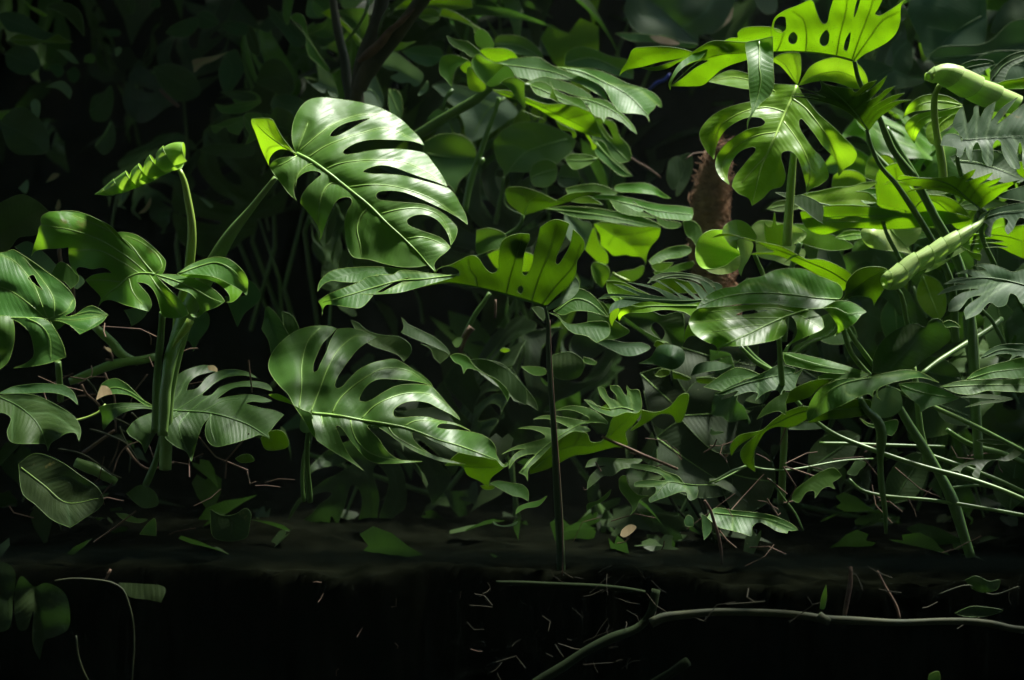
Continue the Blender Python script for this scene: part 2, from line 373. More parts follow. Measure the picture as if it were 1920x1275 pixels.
def furl(par, z, axis, D, tilt=0.0, wraps=6, hand=1, phase=0.0, width=1.35, gap=None, lift=.22, mat='furl', name='furled_leaf', label=None, steps=46, nv=9):
    """a young leaf still rolled up: one long blade wound round its axis, every turn lapping over the one before; gap = (t0, t1, width) where
    the turns stand apart on the upper side and show the hollow within"""
    ox, oy, k = Z[z]; A = np.array([(ox + a[0] / k, oy + a[1] / k, a[2] / k) for a in axis])
    Q = spline(A[:, :2], step=3); L = np.concatenate([[0], np.cumsum(np.linalg.norm(np.diff(Q, axis=0), axis=1))]); tq = L / L[-1]
    La = [0]
    for p, q in zip(A[:-1], A[1:]): La.append(La[-1] + np.linalg.norm(q[:2] - p[:2]))
    ta = np.array(La) / La[-1]; pitch = 1 / wraps; rg = np.random.default_rng(int(A.sum()) % 997)
    wob = rg.uniform(.85, 1.15, wraps + 3); n = steps * wraps
    tt = np.linspace(0, 1, 120); rs = np.interp(tt, ta, A[:, 2]); rs2 = np.convolve(np.pad(rs, 4, 'edge'), np.ones(9) / 9, 'valid'); rs2[0] = rs[0]
    P3 = world(np.interp(tt, tq, Q[:, 0]), np.interp(tt, tq, Q[:, 1]), D + tilt * (tt - .5)); T = np.gradient(P3, axis=0); T /= np.linalg.norm(T, axis=1)[:, None]
    V = []; uv = []; vn = []
    for i in range(n + 1):
        ph = i / steps; base = ph * pitch; al = phase + hand * ph * math.tau
        w = width * float(np.interp(ph % len(wob), range(len(wob)), wob))
        if gap and gap[0] < base < gap[1]: w *= 1 - (1 - gap[2]) * max(0, math.cos(al - math.radians(gap[3]))) ** .5
        for j in range(nv):
            v = j / (nv - 1); t = min(1, max(0, base + (v - 1) * w * pitch)); f = t * 119
            i0 = min(118, int(f)); fr = f - i0
            c = P3[i0] * (1 - fr) + P3[i0 + 1] * fr; r = (rs2[i0] * (1 - fr) + rs2[i0 + 1] * fr) * PX * D
            a = np.cross(T[i0], [0, -1, 0]); a /= np.linalg.norm(a); b = np.cross(a, T[i0])
            rr_ = r * (.80 + lift * v + .05 * math.sin(math.pi * v) + .02 * math.sin(3 * al + i * .05))
            V.append(c + rr_ * (math.cos(al) * a + math.sin(al) * b)); uv.append((i * .0022, v * .03)); vn.append(.5 * math.exp(-((v - .45) / .08)**2) + .3 * (abs((i % 15) - 7) < 1))
    F = [(i * nv + j, i * nv + j + 1, (i + 1) * nv + j + 1, (i + 1) * nv + j) for i in range(n) for j in range(nv - 1)]
    V = np.array(V); nV = len(V); W = V.reshape(n + 1, nv, 3)[:, nv - 1]; tv, tf = tube(W[1:], .0006, 4)
    MI = [0] * len(F) + [1] * len(tf); F += [tuple(x + nV for x in f) for f in tf]
    o = mesh_obj(name, np.concatenate([V, tv]), F, [M[mat], M['margin']], par, MI, np.array(uv + [(0, 0)] * len(tv)), {'vein': np.array(vn + [0] * len(tv))})
    if label: o['label'] = label
    return o
# ================================================================== THE PLANTS
G_MON = 'split-leaf plants growing in the bank'; G_FING = 'finger-leaved plants on the right'; G_HEART = 'heart-leaved plants in the shade'

# ---- left plant: big glossy leaf, furled leaf, drooping leaf on one stalk cluster
p = plant('monstera_plant', 'tall split-leaf plant at left with one big glossy leaf and a furled young leaf', 315, 4.1, 'monstera plant', G_MON)
A = Leaf(p, 'A', """385,428c 362,350 362,270 380,200 420,130 470,90 550,75 650,85 780,105 900,135 1005,185c 1060,225 1100,265 1160,325 1193,378c
 1130,355 1050,345 960,342 860,342 780,358 720,385 680,420 690,433 760,428 850,412 930,402 1050,402 1150,415 1200,430 1250,490 1300,560 1340,637c
 1270,609 1180,580 1090,548 1000,515 920,503 850,518 808,542 850,555 950,558 1050,567 1150,590 1260,620 1343,645c 1380,680 1420,750 1455,820 1466,878c
 1430,850 1350,800 1250,750 1150,705 1050,670 960,663 900,675 888,700 905,718 980,730 1080,738 1180,748 1260,775 1330,820 1380,870 1400,900 1390,960 1360,1008c
 1350,960 1320,900 1270,845 1200,815 1130,820 1083,850 1090,875 1150,905 1220,930 1290,955 1330,985 1357,1020c 1330,1050 1280,1090 1255,1130 1268,1180c
 1245,1160 1225,1135 1150,1143 1050,1143 950,1125 850,1097 745,1078 710,1020 695,930 693,850 710,790 738,740 730,710 690,703 650,720 620,760 590,830 560,910 545,960 522,1000c
 540,940 520,880 470,810 412,740c 420,700 450,650 500,600 545,558 530,545 480,538 430,555 385,600 372,640 375,690 392,730c 340,680 280,600 235,540 218,510c 240,480 290,458 350,450 395,447c""",
 mid="388,428 480,475 600,560 720,655 850,760 960,870 1060,960 1150,1050 1215,1125 1262,1175",
 veins=["388,420 420,340 460,240", "400,420 480,350 540,300 620,245 800,185 980,182", "460,455 560,390 660,345 800,300 950,270 1170,365",
  "570,528 650,495 780,475 900,470 1050,480 1200,540 1325,628", "715,640 850,625 960,630 1100,660 1250,720 1450,865", "920,808 1050,778 1180,775 1300,830 1370,980",
  "1080,965 1180,955 1280,985 1345,1018", "395,440 300,495 228,515", "660,613 600,620 550,680 530,800 525,980", "835,770 790,830 770,900 790,1000 800,1080", "500,490 460,505 400,560 380,650"],
 holes=["598,318 620,285 680,245 760,222 850,208 790,240 720,280 650,315 615,322"],
 D=4.0, tilt=(-.02, -.60), fold=.16, droop=2.6, mat='top', res=5.5, rib=7.5, sub_veins=True, wob=.006, groove=.005, name='large_leaf',
 ctrl=[(760, 200, .02, 260), (540, 960, .05, 160), (1440, 850, .05, 220), (1262, 1175, .04, 200), (900, 1060, .02, 180), (1190, 370, .05, 200)])
Leaf(p, 'A', "388,432c 345,385 290,310 240,218 225,209 175,206 108,208c 103,230 130,300 170,410 216,507c 218,470 245,425 290,402 345,412 385,440",
 mid="385,432 300,380 240,340 190,300 140,250", veins=["300,380 240,310 210,230", "290,375 210,400 200,470"], D=3.99, tilt=(-.35, .15), fold=.2, droop=.5, mat='young', res=6, rib=3, name='basal_lobe', at="388,432", wob=.003)
stalk(p, 'S', "517,333 470,392 430,443 397,500 372,548 350,590 333,640 322,690 315,740 312,800 310,880", [5, 7, 12, 17, 17, 15, 13, 12, 11], [4.0, 4.02, 4.06, 4.1], 'stem', n=14)
stalk(p, 'S', "440,425 420,455 398,492 378,525 360,560 345,605 338,640", [2, 9, 12, 13, 10, 6], [4.03, 4.03, 4.05], 'stem', name='leaf_sheath')
# furled leaf on its own thin petiole
furl(p, 'B', [(513, 533, 0), (540, 528, 10), (580, 515, 28), (640, 490, 46), (720, 450, 54), (800, 410, 60), (880, 360, 68), (950, 325, 74), (1005, 318, 66), (1030, 318, 42)],
 3.97, tilt=-.06, wraps=7, hand=-1, phase=.6, width=1.5, gap=(.42, .93, .42, 160), lift=.22, mat='furlL', label='furled young leaf')
stalk(p, 'B', "975,400 1000,460 1020,560 1040,680 1042,780 1035,860 1025,950 1000,1060 975,1150 960,1275", [4.5, 6.5, 8.2, 8.8, 9, 9, 9], [3.98, 4.0, 4.03, 4.1], 'stemY', n=12)
# drooping leaf
B = dict(D=3.9, name='drooping_leaf')
b0 = Leaf(p, 'B', """845,968c 880,968 899,920 899,895 880,870 820,810 740,755 660,739 635,741c 600,705 520,665 420,630 330,627 268,630c 236,645 222,665 225,700c 212,712 205,750 185,810 170,870c 190,845 240,832 320,828 372,821c
 372,860 383,920 405,960 428,980c 413,945 425,930 455,930 500,940 560,932 592,945 606,962c 560,962 500,975 465,1000c 490,1030 530,1070 548,1095 535,1143c 560,1115 600,1108 680,1135 760,1158 808,1171c
 824,1140 810,1090 775,1045 745,1012c 790,1018 830,1050 855,1100 870,1160 882,1198c 940,1207 1000,1200 1025,1186c 1010,1150 970,1100 930,1060 880,1010 850,975""",
 mid="842,968 780,962 740,966 690,990 640,1035 590,1070 548,1115",
 veins=["838,966 780,900 700,800 560,715 400,650", "800,964 700,880 560,790 400,730 222,700", "760,966 660,900 540,840 380,840", "845,966 880,930 860,870 760,790 680,760",
  "650,1010 560,1000 480,1000", "700,990 720,1060 770,1130", "810,968 860,1040 930,1120 980,1190"],
 tilt=(.05, -.72), fold=.12, droop=.8, mat='warm', res=6, rib=4.5, sub_veins=True, wob=.003,
 ctrl=[(172, 860, .04, 130), (380, 900, .05, 110), (270, 640, -.03, 150), (540, 1130, .05, 120), (900, 1190, .04, 120)], at="845,968", D=3.9, name='drooping_leaf')
Leaf(p, 'B', "640,745c 600,705 520,665 420,628 330,624c 460,640 560,690 640,770 720,838c", D=3.94, tilt=(0, -.2), mat='yell', res=7, name='leaf_lobe', rib=0)
Leaf(p, 'B', "845,972c 900,968 960,972 1040,988 1130,1030 1200,1085 1222,1116c 1180,1145 1110,1175 1080,1202c 1055,1202 1040,1195 1036,1186c 1075,1180 1084,1150 1062,1100 1030,1070 960,1045 900,1010",
 mid="850,972 960,1005 1060,1050 1150,1100 1205,1120", D=3.88, tilt=(.15, -.8), fold=.1, droop=1, mat='top', res=6, name='leaf_lobe', at="845,972", ctrl=[(1080, 1190, .04, 80)])
Leaf(p, 'B', "962,968c 1020,925 1100,890 1180,875 1240,885 1290,920 1330,965 1348,1010 1340,1083c 1315,1062 1260,1030 1190,992 1120,975 1040,968",
 mid="970,966 1080,925 1180,905 1270,950 1320,1020 1338,1070", D=3.87, tilt=(.12, -.7), fold=.1, droop=1.5, mat='top', res=6, name='leaf_lobe', at="962,968", ctrl=[(1340, 1070, .05, 100)])
Leaf(p, 'B', "965,972c 1040,966 1120,975 1190,995 1260,1028 1318,1063c 1290,1100 1262,1120 1228,1121c 1247,1115 1247,1085 1222,1050 1170,1012 1100,992 1020,985", D=3.885, tilt=(.12, -.6), mat='young', res=6, name='leaf_lobe', rib=0)
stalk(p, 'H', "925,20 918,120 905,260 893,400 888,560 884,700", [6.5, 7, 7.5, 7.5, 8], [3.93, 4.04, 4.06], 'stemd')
stalk(p, 'H', "1080,20 1040,110 1000,190 975,260 955,370 940,470 935,570 925,720", [12, 13, 12, 11, 10.5, 10], [4.06, 4.0, 4.0], 'stem', n=14, name='stalk')
stalk(p, 'H', "1085,60 1050,120 1010,170 985,215", [8, 8, 6, 2], [3.97, 3.97], 'stemY', name='leaf_sheath')

# ---- plant with the wide fingered leaf at lower left, withered tip
p = plant('monstera_plant', 'low dark split-leaf plant at lower left whose wide leaf has a withered tan tip', 300, 4.15, 'monstera plant', G_MON)
Leaf(p, 'H', """560,560c 600,545 700,533 820,540 900,560 950,570 955,520 975,440 1000,390 1040,355 1100,330 1180,318 1238,350c 1180,362 1120,380 1075,420 1062,462c 1120,450 1180,385 1250,350 1340,343 1420,362 1465,391c
 1380,376 1290,386 1210,430 1150,490 1200,488 1250,445 1350,415 1450,408 1530,430 1552,466c 1450,442 1330,447 1230,512c 1300,497 1420,485 1500,500 1550,522c 1500,530 1440,525 1400,535 1480,560 1560,575 1617,600c
 1570,650 1540,690 1525,705 1536,737c 1480,715 1420,735 1300,770 1230,781 1190,760 1168,700 1178,640 1208,600c 1160,650 1130,720 1110,790 1090,868c 1060,810 1000,780 943,735c 945,680 970,640 1030,595c 940,645 890,700 850,770 826,820c
 800,760 740,720 720,692c 760,640 830,600 930,578c 800,565 700,590 630,640 588,688c 580,640 578,600""",
 mid="945,572 1030,578 1120,582 1200,590 1300,615 1420,660 1530,730", veins=["950,570 1020,480 1060,400 1180,335", "1000,577 1150,480 1300,370 1450,385", "1080,580 1220,480 1380,430 1540,455", "1150,583 1300,515 1540,518",
  "1010,580 900,640 820,800", "1080,582 1020,660 1080,850", "1200,590 1200,680 1230,770", "940,570 800,552 580,570"],
 D=4.12, tilt=(.05, -.85), fold=.22, droop=1.3, mat='dark', res=6.5, rib=4, ctrl=[(1090, 850, .05, 120), (590, 680, .05, 90), (825, 810, .04, 100), (1240, 350, .04, 110)], sub_veins=True)
Leaf(p, 'H', "548,517c 560,470 580,425 620,400 660,394 720,425 790,490 850,545 915,572c 830,545 740,490 640,482 590,495", mid="560,500 640,445 720,460 820,520 905,568", D=4.10, tilt=(-.1, -.7), mat='topC', res=6, name='leaf_lobe', rib=2)
Leaf(p, 'H', "546,518c 558,475 577,432c 610,438 632,462 640,484c 600,490", D=4.095, tilt=(-.1, -.7), mat='tan', res=5, name='withered_tip', rib=0, margin=0, label='withered tan leaf tip')
Leaf(p, 'H', "1180,322c 1215,318 1238,340 1236,356c 1210,350 1190,345", D=4.10, tilt=(-.1, -.7), mat='tan', res=5, name='withered_tip', rib=0, margin=0, label='small withered leaf tip')
stalk(p, 'H', "945,572 930,640 915,760 880,880 830,1000", [5, 6, 7], [4.13, 4.2], 'stemd')

# ---- plant cropped by the left edge
p = plant('monstera_plant', 'split-leaf plant cropped by the left edge, its broad leaf draping downwards', 20, 3.8, 'monstera plant', G_MON)
Leaf(p, 'B', """-60,850c 20,850 70,835 120,862 200,915 260,960 330,1010 380,1060 408,1110 400,1165 352,1195 500,1187 587,1190c 520,1235 462,1275c 420,1262 330,1225 262,1217c 100,1215 20,1195 -60,1190""",
 mid="262,1216 200,1208 120,1205 60,1203 0,1198 -60,1190", veins=["262,1212 230,1140 180,1020 80,900 0,860", "295,1208 290,1100 230,1000 130,880", "250,1210 160,1130 60,1060 -50,1020", "270,1208 360,1170 395,1110", "300,1212 420,1215 570,1193"],
 holes=["175,1010 150,990 180,970 205,1010 232,1056 205,1035"], D=3.78, tilt=(.05, -.7), fold=.15, droop=.7, mat='topC', res=6.5, rib=4, sub_veins=True, at="262,1216", wob=.008)
Leaf(p, 'H', "150,50c 220,50 270,65 300,95 340,160 365,220 375,272c 280,305 180,325 75,335c 150,305 190,265 188,200 165,130 110,75 60,50", mid="150,50 230,90 280,160 290,290", D=3.74, tilt=(.05, -.5), fold=.1, mat='topC', res=6.5, name='leaf_lobe', at="150,50", ctrl=[(200, 80, -.03, 120)], droop=1.5)
Leaf(p, 'H', "-80,45c 0,38 60,42 78,80 82,160 70,230 45,300 0,342c -40,345 -80,340", D=3.73, tilt=(.1, -.5), mat='topC', res=6.5, name='leaf_lobe', rib=0, ctrl=[(0, 80, -.03, 120)])
Leaf(p, 'B', "270,980c 330,900 420,970 428,985 424,1010 385,1050c 350,1010", D=3.95, tilt=(.3, -.4), mat='topC', res=7, rib=0)
Leaf(p, 'H', "285,65c 320,115 370,80 430,30 520,-20 615,30c 580,75 455,142c 420,110 350,60", mid="300,70 400,40 520,10 610,30", D=3.80, tilt=(.1, -.6), mat='topC', res=7, name='leaf_lobe', rib=2)
Leaf(p, 'B', "-30,600c 40,560 120,535 200,570 265,627c 225,650 222,700 200,750 100,770 60,820 20,850 -30,840", D=4.3, tilt=(.2, -.3), mat='dark', res=9, rib=0, mid="-20,760 80,700 180,640 250,620")
Leaf(p, 'B', "80,820c 150,790 250,860 330,940 440,980 460,1010 420,1050c 300,980 180,900", D=4.25, tilt=(.1, -.7), mat='blue', res=9, rib=0)
stalk(p, 'H', "330,300 335,360 340,430 345,520", [6, 6.5], [4.1, 4.15], 'stemd', name='stem')
stalk(p, 'B', "322,830 330,900 380,980 395,1060 400,1275", [4, 4.5, 4], [4.35, 4.4], 'twig', name='twig')

p = plant('monstera_plant', 'broad shaded plant at the left edge below the draping leaf, tips pointing down', 60, 4.0, 'monstera plant', G_MON)
Leaf(p, 'H', "-60,500c 80,480 200,490 350,560 430,620 460,690 450,752c 430,705 380,705 330,735 290,762 272,808c 262,770 200,765 110,765 60,752 40,700 62,620 20,590 -60,588", mid="0,500 120,560 220,660 272,790", veins=["80,540 70,640 70,740", "150,590 300,600 440,700", "40,515 200,520 400,600"], D=3.98, tilt=(.0, -.75), mat='dark', res=8, rib=2, fold=.15, ctrl=[(272, 800, .04, 80)])
Leaf(p, 'H', "-10,480c 60,445 180,425 300,425 370,435 420,475 446,546c 390,500 300,475 150,478", mid="0,476 150,450 300,450 400,490", D=3.93, tilt=(.1, -.6), mat='blue', res=8, rib=0, fold=.3)
Leaf(p, 'H', "105,880c 200,820 350,870 450,940 560,1020 590,1090 565,1130 480,1190 400,1242c 300,1200 200,1110 130,1050", mid="120,900 250,1000 380,1100 560,1075", veins=["250,1000 380,960 500,1010", "380,1100 400,1220"], D=4.0, tilt=(.0, -.5), mat='shade', res=9, rib=2)
stalk(p, 'H', "395,640 480,620 560,585 600,540", [2.5, 2.2], [4.1, 4.15], 'stemY', name='thin_stem')

# ---- centre lower leaf
p = plant('monstera_plant', 'split-leaf plant low in the middle with one large outstretched leaf pointing right', 590, 3.95, 'monstera plant', G_MON)
Cc = Leaf(p, 'C', """345,720c 290,700 235,668c 200,600 160,560 110,500 80,440 85,380 110,330 160,270 230,215 310,182 400,170 470,175 507,187c 470,230 420,280 385,350 360,420 363,462 385,455 405,410 440,340 470,260 511,192c 580,185 660,200 762,242c
 700,275 640,320 590,380 540,450 505,510 495,550 510,565 540,555 590,500 650,445 730,405 800,388 870,380 910,395 980,440 1050,485 1100,530 1113,553c 1050,530 960,515 860,507 760,510 700,545 665,595 650,640 680,650 720,640 800,590 880,550 980,538 1080,545 1112,556c
 1160,610 1220,680 1265,730 1287,767c 1230,730 1150,690 1080,655 980,645 910,665 865,705 870,740 920,748 1000,742 1080,745 1150,765 1200,772 1270,790 1352,833c 1280,802 1200,785 1155,788 1137,808 1180,820 1260,825 1350,838 1430,860 1485,900 1508,940 1512,980 1535,1020 1570,1050 1595,1012c 1592,1045 1555,1060 1520,1022c
 1440,1000 1350,985 1250,960 1180,925 1100,890 1040,855 985,842 985,870 1020,920 1080,965 1150,1000 1230,1020 1322,1042c 1250,1037 1160,1022 1060,987 960,940 880,885 820,840 780,815 740,790 700,800 720,830 770,880 810,940 860,990 910,1015 960,1020 1052,1025c
 950,1032 850,1038 760,1035 700,1010 650,960 600,900 560,840 520,798 503,805 520,850 550,920 590,990 640,1045 680,1084c 600,1030 500,970 430,925 380,885 370,830 355,780 350,740""",
 mid="350,722 450,730 560,745 680,768 800,785 940,812 1050,850 1150,890 1260,920 1400,970 1515,1015",
 veins=["270,690 285,560 290,400 330,260 400,185", "345,715 400,570 450,440 520,320 640,230 745,243", "475,728 520,640 600,560 700,490 800,440 950,450 1100,545", "665,755 740,680 830,630 950,595 1080,600 1200,670 1280,758",
  "930,805 1000,770 1100,768 1190,785", "410,732 420,800", "595,765 605,830 640,900 720,970 850,1010 1030,1025", "830,800 860,850 950,910 1100,980 1300,1040"],
 D=3.8, tilt=(.15, -.7), fold=.25, droop=1.5, mat='topC', res=5.5, rib=6.5, sub_veins=True, groove=.0035, wob=.007, name='large_leaf', at="350,722",
 ctrl=[(90, 420, .03, 160), (1110, 550, .05, 160), (1285, 765, .06, 160), (1580, 1040, .04, 150), (680, 1080, .05, 200)])
Leaf(p, 'C', "235,668c 300,702 345,720 360,760 372,800 380,882c 350,850 318,790 282,735", D=3.79, tilt=(.3, -.2), mat='topC', res=6, name='basal_lobe', rib=0)
Leaf(p, 'C', "283,740c 276,820 300,843 340,840 360,822c 335,780 310,750", D=3.83, tilt=(0, .2), mat='pale', res=6, name='basal_lobe', rib=0, margin=.8)
Leaf(p, 'C', "80,605c 130,598 200,630 240,668c 180,650 120,632", D=3.84, tilt=(0, .2), mat='young', res=6, name='basal_lobe', rib=0)
Leaf(p, 'C', "1190,1050c 1300,1060 1330,1110 1400,1145 1462,1186c 1480,1130 1540,1080 1597,1028 1565,1045 1500,1005 1380,985 1280,970", mid="1200,1040 1350,1060 1500,1060 1580,1030", D=3.88, tilt=(0, .3), mat='under', res=7, name='lower_leaf', rib=2)
stalk(p, 'C', "350,735 330,830 320,950 325,1100 340,1275", [4, 5, 6], [3.84, 4.0], 'stemd')
stalk(p, 'C', "330,900 300,1000 290,1140 300,1275", [3, 4], [4.1, 4.15], 'stemd', name='stem')

# ---- centre leaf on its upright dark petiole
p = plant('monstera_plant', 'split-leaf plant in the middle on one tall dark stalk, leaf seen from below', 1045, 3.9, 'monstera plant', G_MON)
Dd = Leaf(p, 'D', """1572,692c 1480,665 1380,630 1270,600 1150,570 1050,548 950,536 880,537c 830,545 760,560c 880,515 1000,480c 998,455 950,428 900,425 860,445 838,480 829,522c 832,470 870,435 940,415 1000,385 1060,357 1100,353 1135,380 1160,420 1190,455 1220,470 1250,458 1262,430 1262,380 1270,305c
 1285,260 1330,225 1400,207 1466,208c 1470,245 1450,290 1435,330 1425,400 1420,470 1440,487 1465,460 1485,410 1500,330 1520,250 1538,165c 1590,130 1640,112 1700,125 1733,140c 1720,180 1700,240 1670,310 1645,370 1643,405 1660,410 1690,370 1730,300 1750,230 1758,178c
 1800,215 1830,255 1835,300 1810,350 1785,390 1780,450 1765,500 1720,560 1650,620 1600,670""",
 mid="1565,688 1400,637 1200,582 1050,550 900,530 760,530", veins=["1550,680 1640,560 1760,420 1810,280", "1480,660 1530,500 1600,330 1650,150", "1310,615 1350,450 1390,330 1420,230", "1120,560 1110,500 1070,440 1060,380"],
 holes=["1405,553 1388,575 1392,600 1410,608 1424,590 1424,565"], D=3.88, tilt=(-.15, .35), fold=.12, droop=.4, mat='under', res=5.5, rib=5, sub_veins=True, name='raised_leaf', at="1570,690", wob=.006,
 ctrl=[(1440, 220, .03, 120), (1680, 130, .03, 120), (1300, 580, .02, 200)])
Leaf(p, 'D', """1000,480c 960,500 900,517 800,545 700,575 600,600 520,607 440,611 338,608c 380,613 425,618c 400,650 360,690 330,703 250,695 170,683 110,683 90,720 85,750c 82,700 58,657c 120,615 200,580 280,550 330,530 380,500 430,488 470,492c 440,480 500,482 560,478 600,455 700,455 780,468 860,475 940,484""",
 mid="1000,481 880,495 760,510 600,520 450,560 250,620 90,665", holes=["455,597 520,555 600,515 680,497 620,530 540,568 480,598"], veins=["880,495 760,472 620,462", "700,515 560,575 450,600"],
 D=3.84, tilt=(.1, -.8), fold=.15, droop=.8, mat='topC', res=6, rib=4, name='leaf_tip', ctrl=[(85, 740, .05, 90)])
Leaf(p, 'D', "55,592c 62,545 90,500 150,455 260,435 400,428 520,432 640,445 750,468c 640,460 560,476 430,488 330,528 220,528 150,520 100,540 70,570", mid="740,465 500,450 250,480 70,580", D=3.9, tilt=(.1, -.7), mat='topC', res=7, name='leaf_lobe', rib=0)
Leaf(p, 'D', "1577,706c 1620,665 1680,620 1730,560 1775,495c 1797,525 1797,580 1765,625 1700,670 1640,700 1590,721c", mid="1580,712 1680,660 1750,590 1780,510", D=3.83, tilt=(-.2, -.5), mat='pale', res=5, name='folded_lobe', rib=0, label='pale folded lobe')
Leaf(p, 'D', "1480,700c 1530,695 1570,720 1575,760 1560,790c 1530,760", D=3.9, tilt=(0, -.4), mat='dark', res=7, name='leaf_lobe', rib=0)
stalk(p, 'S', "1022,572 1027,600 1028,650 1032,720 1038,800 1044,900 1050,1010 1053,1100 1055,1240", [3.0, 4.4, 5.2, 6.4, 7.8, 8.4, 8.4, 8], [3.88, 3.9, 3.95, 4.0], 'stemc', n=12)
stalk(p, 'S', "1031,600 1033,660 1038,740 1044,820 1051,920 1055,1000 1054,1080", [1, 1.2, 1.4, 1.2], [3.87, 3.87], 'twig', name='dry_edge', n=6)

# ---- the bright plant at upper right
p = plant('monstera_plant', 'brightest yellow-green split-leaf plant at upper right, top leaf lit from behind', 1480, 4.1, 'monstera plant', G_MON)
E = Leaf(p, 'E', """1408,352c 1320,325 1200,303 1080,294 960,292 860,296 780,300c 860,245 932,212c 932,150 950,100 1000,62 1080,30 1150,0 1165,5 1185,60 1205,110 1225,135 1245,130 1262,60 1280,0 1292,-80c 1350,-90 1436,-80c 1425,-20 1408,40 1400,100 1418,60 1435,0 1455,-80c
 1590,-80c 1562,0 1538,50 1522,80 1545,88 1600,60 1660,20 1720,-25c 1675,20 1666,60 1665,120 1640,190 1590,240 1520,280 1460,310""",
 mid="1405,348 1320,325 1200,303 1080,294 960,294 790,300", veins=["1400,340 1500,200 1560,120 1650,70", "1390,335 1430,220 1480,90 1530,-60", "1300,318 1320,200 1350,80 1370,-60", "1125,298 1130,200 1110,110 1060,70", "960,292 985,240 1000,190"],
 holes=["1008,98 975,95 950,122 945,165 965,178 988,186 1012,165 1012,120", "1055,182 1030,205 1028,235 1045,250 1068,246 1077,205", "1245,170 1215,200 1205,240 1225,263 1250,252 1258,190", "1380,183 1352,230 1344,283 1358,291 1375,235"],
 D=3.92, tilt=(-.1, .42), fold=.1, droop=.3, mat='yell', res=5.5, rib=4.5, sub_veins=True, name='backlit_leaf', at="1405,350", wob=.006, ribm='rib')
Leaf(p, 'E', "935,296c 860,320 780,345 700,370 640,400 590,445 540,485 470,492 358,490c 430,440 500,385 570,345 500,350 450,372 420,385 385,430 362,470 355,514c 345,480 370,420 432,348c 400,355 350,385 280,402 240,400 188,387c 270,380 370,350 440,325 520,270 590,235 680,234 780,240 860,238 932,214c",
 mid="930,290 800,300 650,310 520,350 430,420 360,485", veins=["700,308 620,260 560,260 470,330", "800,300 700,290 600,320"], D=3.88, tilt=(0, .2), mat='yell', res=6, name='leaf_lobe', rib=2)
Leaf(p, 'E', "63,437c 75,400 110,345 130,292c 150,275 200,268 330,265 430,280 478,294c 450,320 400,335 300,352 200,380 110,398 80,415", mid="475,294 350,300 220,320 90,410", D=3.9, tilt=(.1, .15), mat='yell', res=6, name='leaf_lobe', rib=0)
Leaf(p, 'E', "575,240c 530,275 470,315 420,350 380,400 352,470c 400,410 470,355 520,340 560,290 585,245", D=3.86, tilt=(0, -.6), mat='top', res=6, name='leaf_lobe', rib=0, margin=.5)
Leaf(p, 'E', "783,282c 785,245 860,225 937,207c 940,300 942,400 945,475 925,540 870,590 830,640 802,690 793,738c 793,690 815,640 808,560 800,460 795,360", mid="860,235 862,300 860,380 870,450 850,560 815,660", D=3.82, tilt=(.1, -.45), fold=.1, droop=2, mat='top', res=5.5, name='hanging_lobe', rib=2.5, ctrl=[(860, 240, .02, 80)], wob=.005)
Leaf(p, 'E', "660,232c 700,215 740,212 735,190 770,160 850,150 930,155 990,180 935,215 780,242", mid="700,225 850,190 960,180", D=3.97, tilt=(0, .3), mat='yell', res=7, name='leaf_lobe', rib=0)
stalk(p, 'E', "1404,348 1415,410 1430,460 1470,540 1540,660 1580,760 1620,850 1680,930 1740,1000", [4.5, 4.5, 4.2, 5.5, 7, 7, 6.5], [3.92, 4.0, 4.02], 'stemd')
stalk(p, 'S', "1672,268 1690,310 1722,350 1760,420 1800,500 1822,600 1830,700", [2, 8, 9, 9, 8, 8], [4.05, 4.1], 'stem', name='leaf_sheath')
stalk(p, 'S', "1660,240 1690,290 1712,325 1745,390 1790,470 1815,560 1825,680 1835,860", [7, 7, 7, 8, 9, 9], [4.03, 4.12], 'stemd')
# hanging leaf below it
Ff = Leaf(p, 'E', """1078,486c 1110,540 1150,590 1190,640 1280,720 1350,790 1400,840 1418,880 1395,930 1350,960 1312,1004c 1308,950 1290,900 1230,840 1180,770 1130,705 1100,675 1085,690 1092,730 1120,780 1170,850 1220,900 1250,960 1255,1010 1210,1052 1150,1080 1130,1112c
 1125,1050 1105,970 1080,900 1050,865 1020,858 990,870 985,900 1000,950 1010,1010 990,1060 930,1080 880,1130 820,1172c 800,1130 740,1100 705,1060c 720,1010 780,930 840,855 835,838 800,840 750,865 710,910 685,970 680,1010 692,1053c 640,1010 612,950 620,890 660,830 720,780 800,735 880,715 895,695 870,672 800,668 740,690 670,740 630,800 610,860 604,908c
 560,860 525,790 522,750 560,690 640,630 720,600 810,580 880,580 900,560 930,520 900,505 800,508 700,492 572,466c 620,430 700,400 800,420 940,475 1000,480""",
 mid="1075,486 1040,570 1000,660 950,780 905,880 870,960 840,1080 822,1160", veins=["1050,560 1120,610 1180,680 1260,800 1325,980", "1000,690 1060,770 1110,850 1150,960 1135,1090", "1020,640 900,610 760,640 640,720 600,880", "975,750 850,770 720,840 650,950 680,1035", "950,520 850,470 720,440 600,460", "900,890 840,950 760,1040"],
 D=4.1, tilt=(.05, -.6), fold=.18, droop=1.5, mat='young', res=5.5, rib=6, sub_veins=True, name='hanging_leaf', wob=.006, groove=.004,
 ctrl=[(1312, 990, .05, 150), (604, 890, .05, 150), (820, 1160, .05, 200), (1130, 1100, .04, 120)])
Leaf(p, 'E', "1078,488c 1030,430 980,375 935,345 960,318 1020,300 1090,305 1100,350 1098,420", mid="1076,484 1040,420 1000,360 960,335", veins=["1078,480 1080,400 1060,330"], D=4.12, tilt=(0, .1), mat='young', res=6, name='basal_lobe', rib=2)
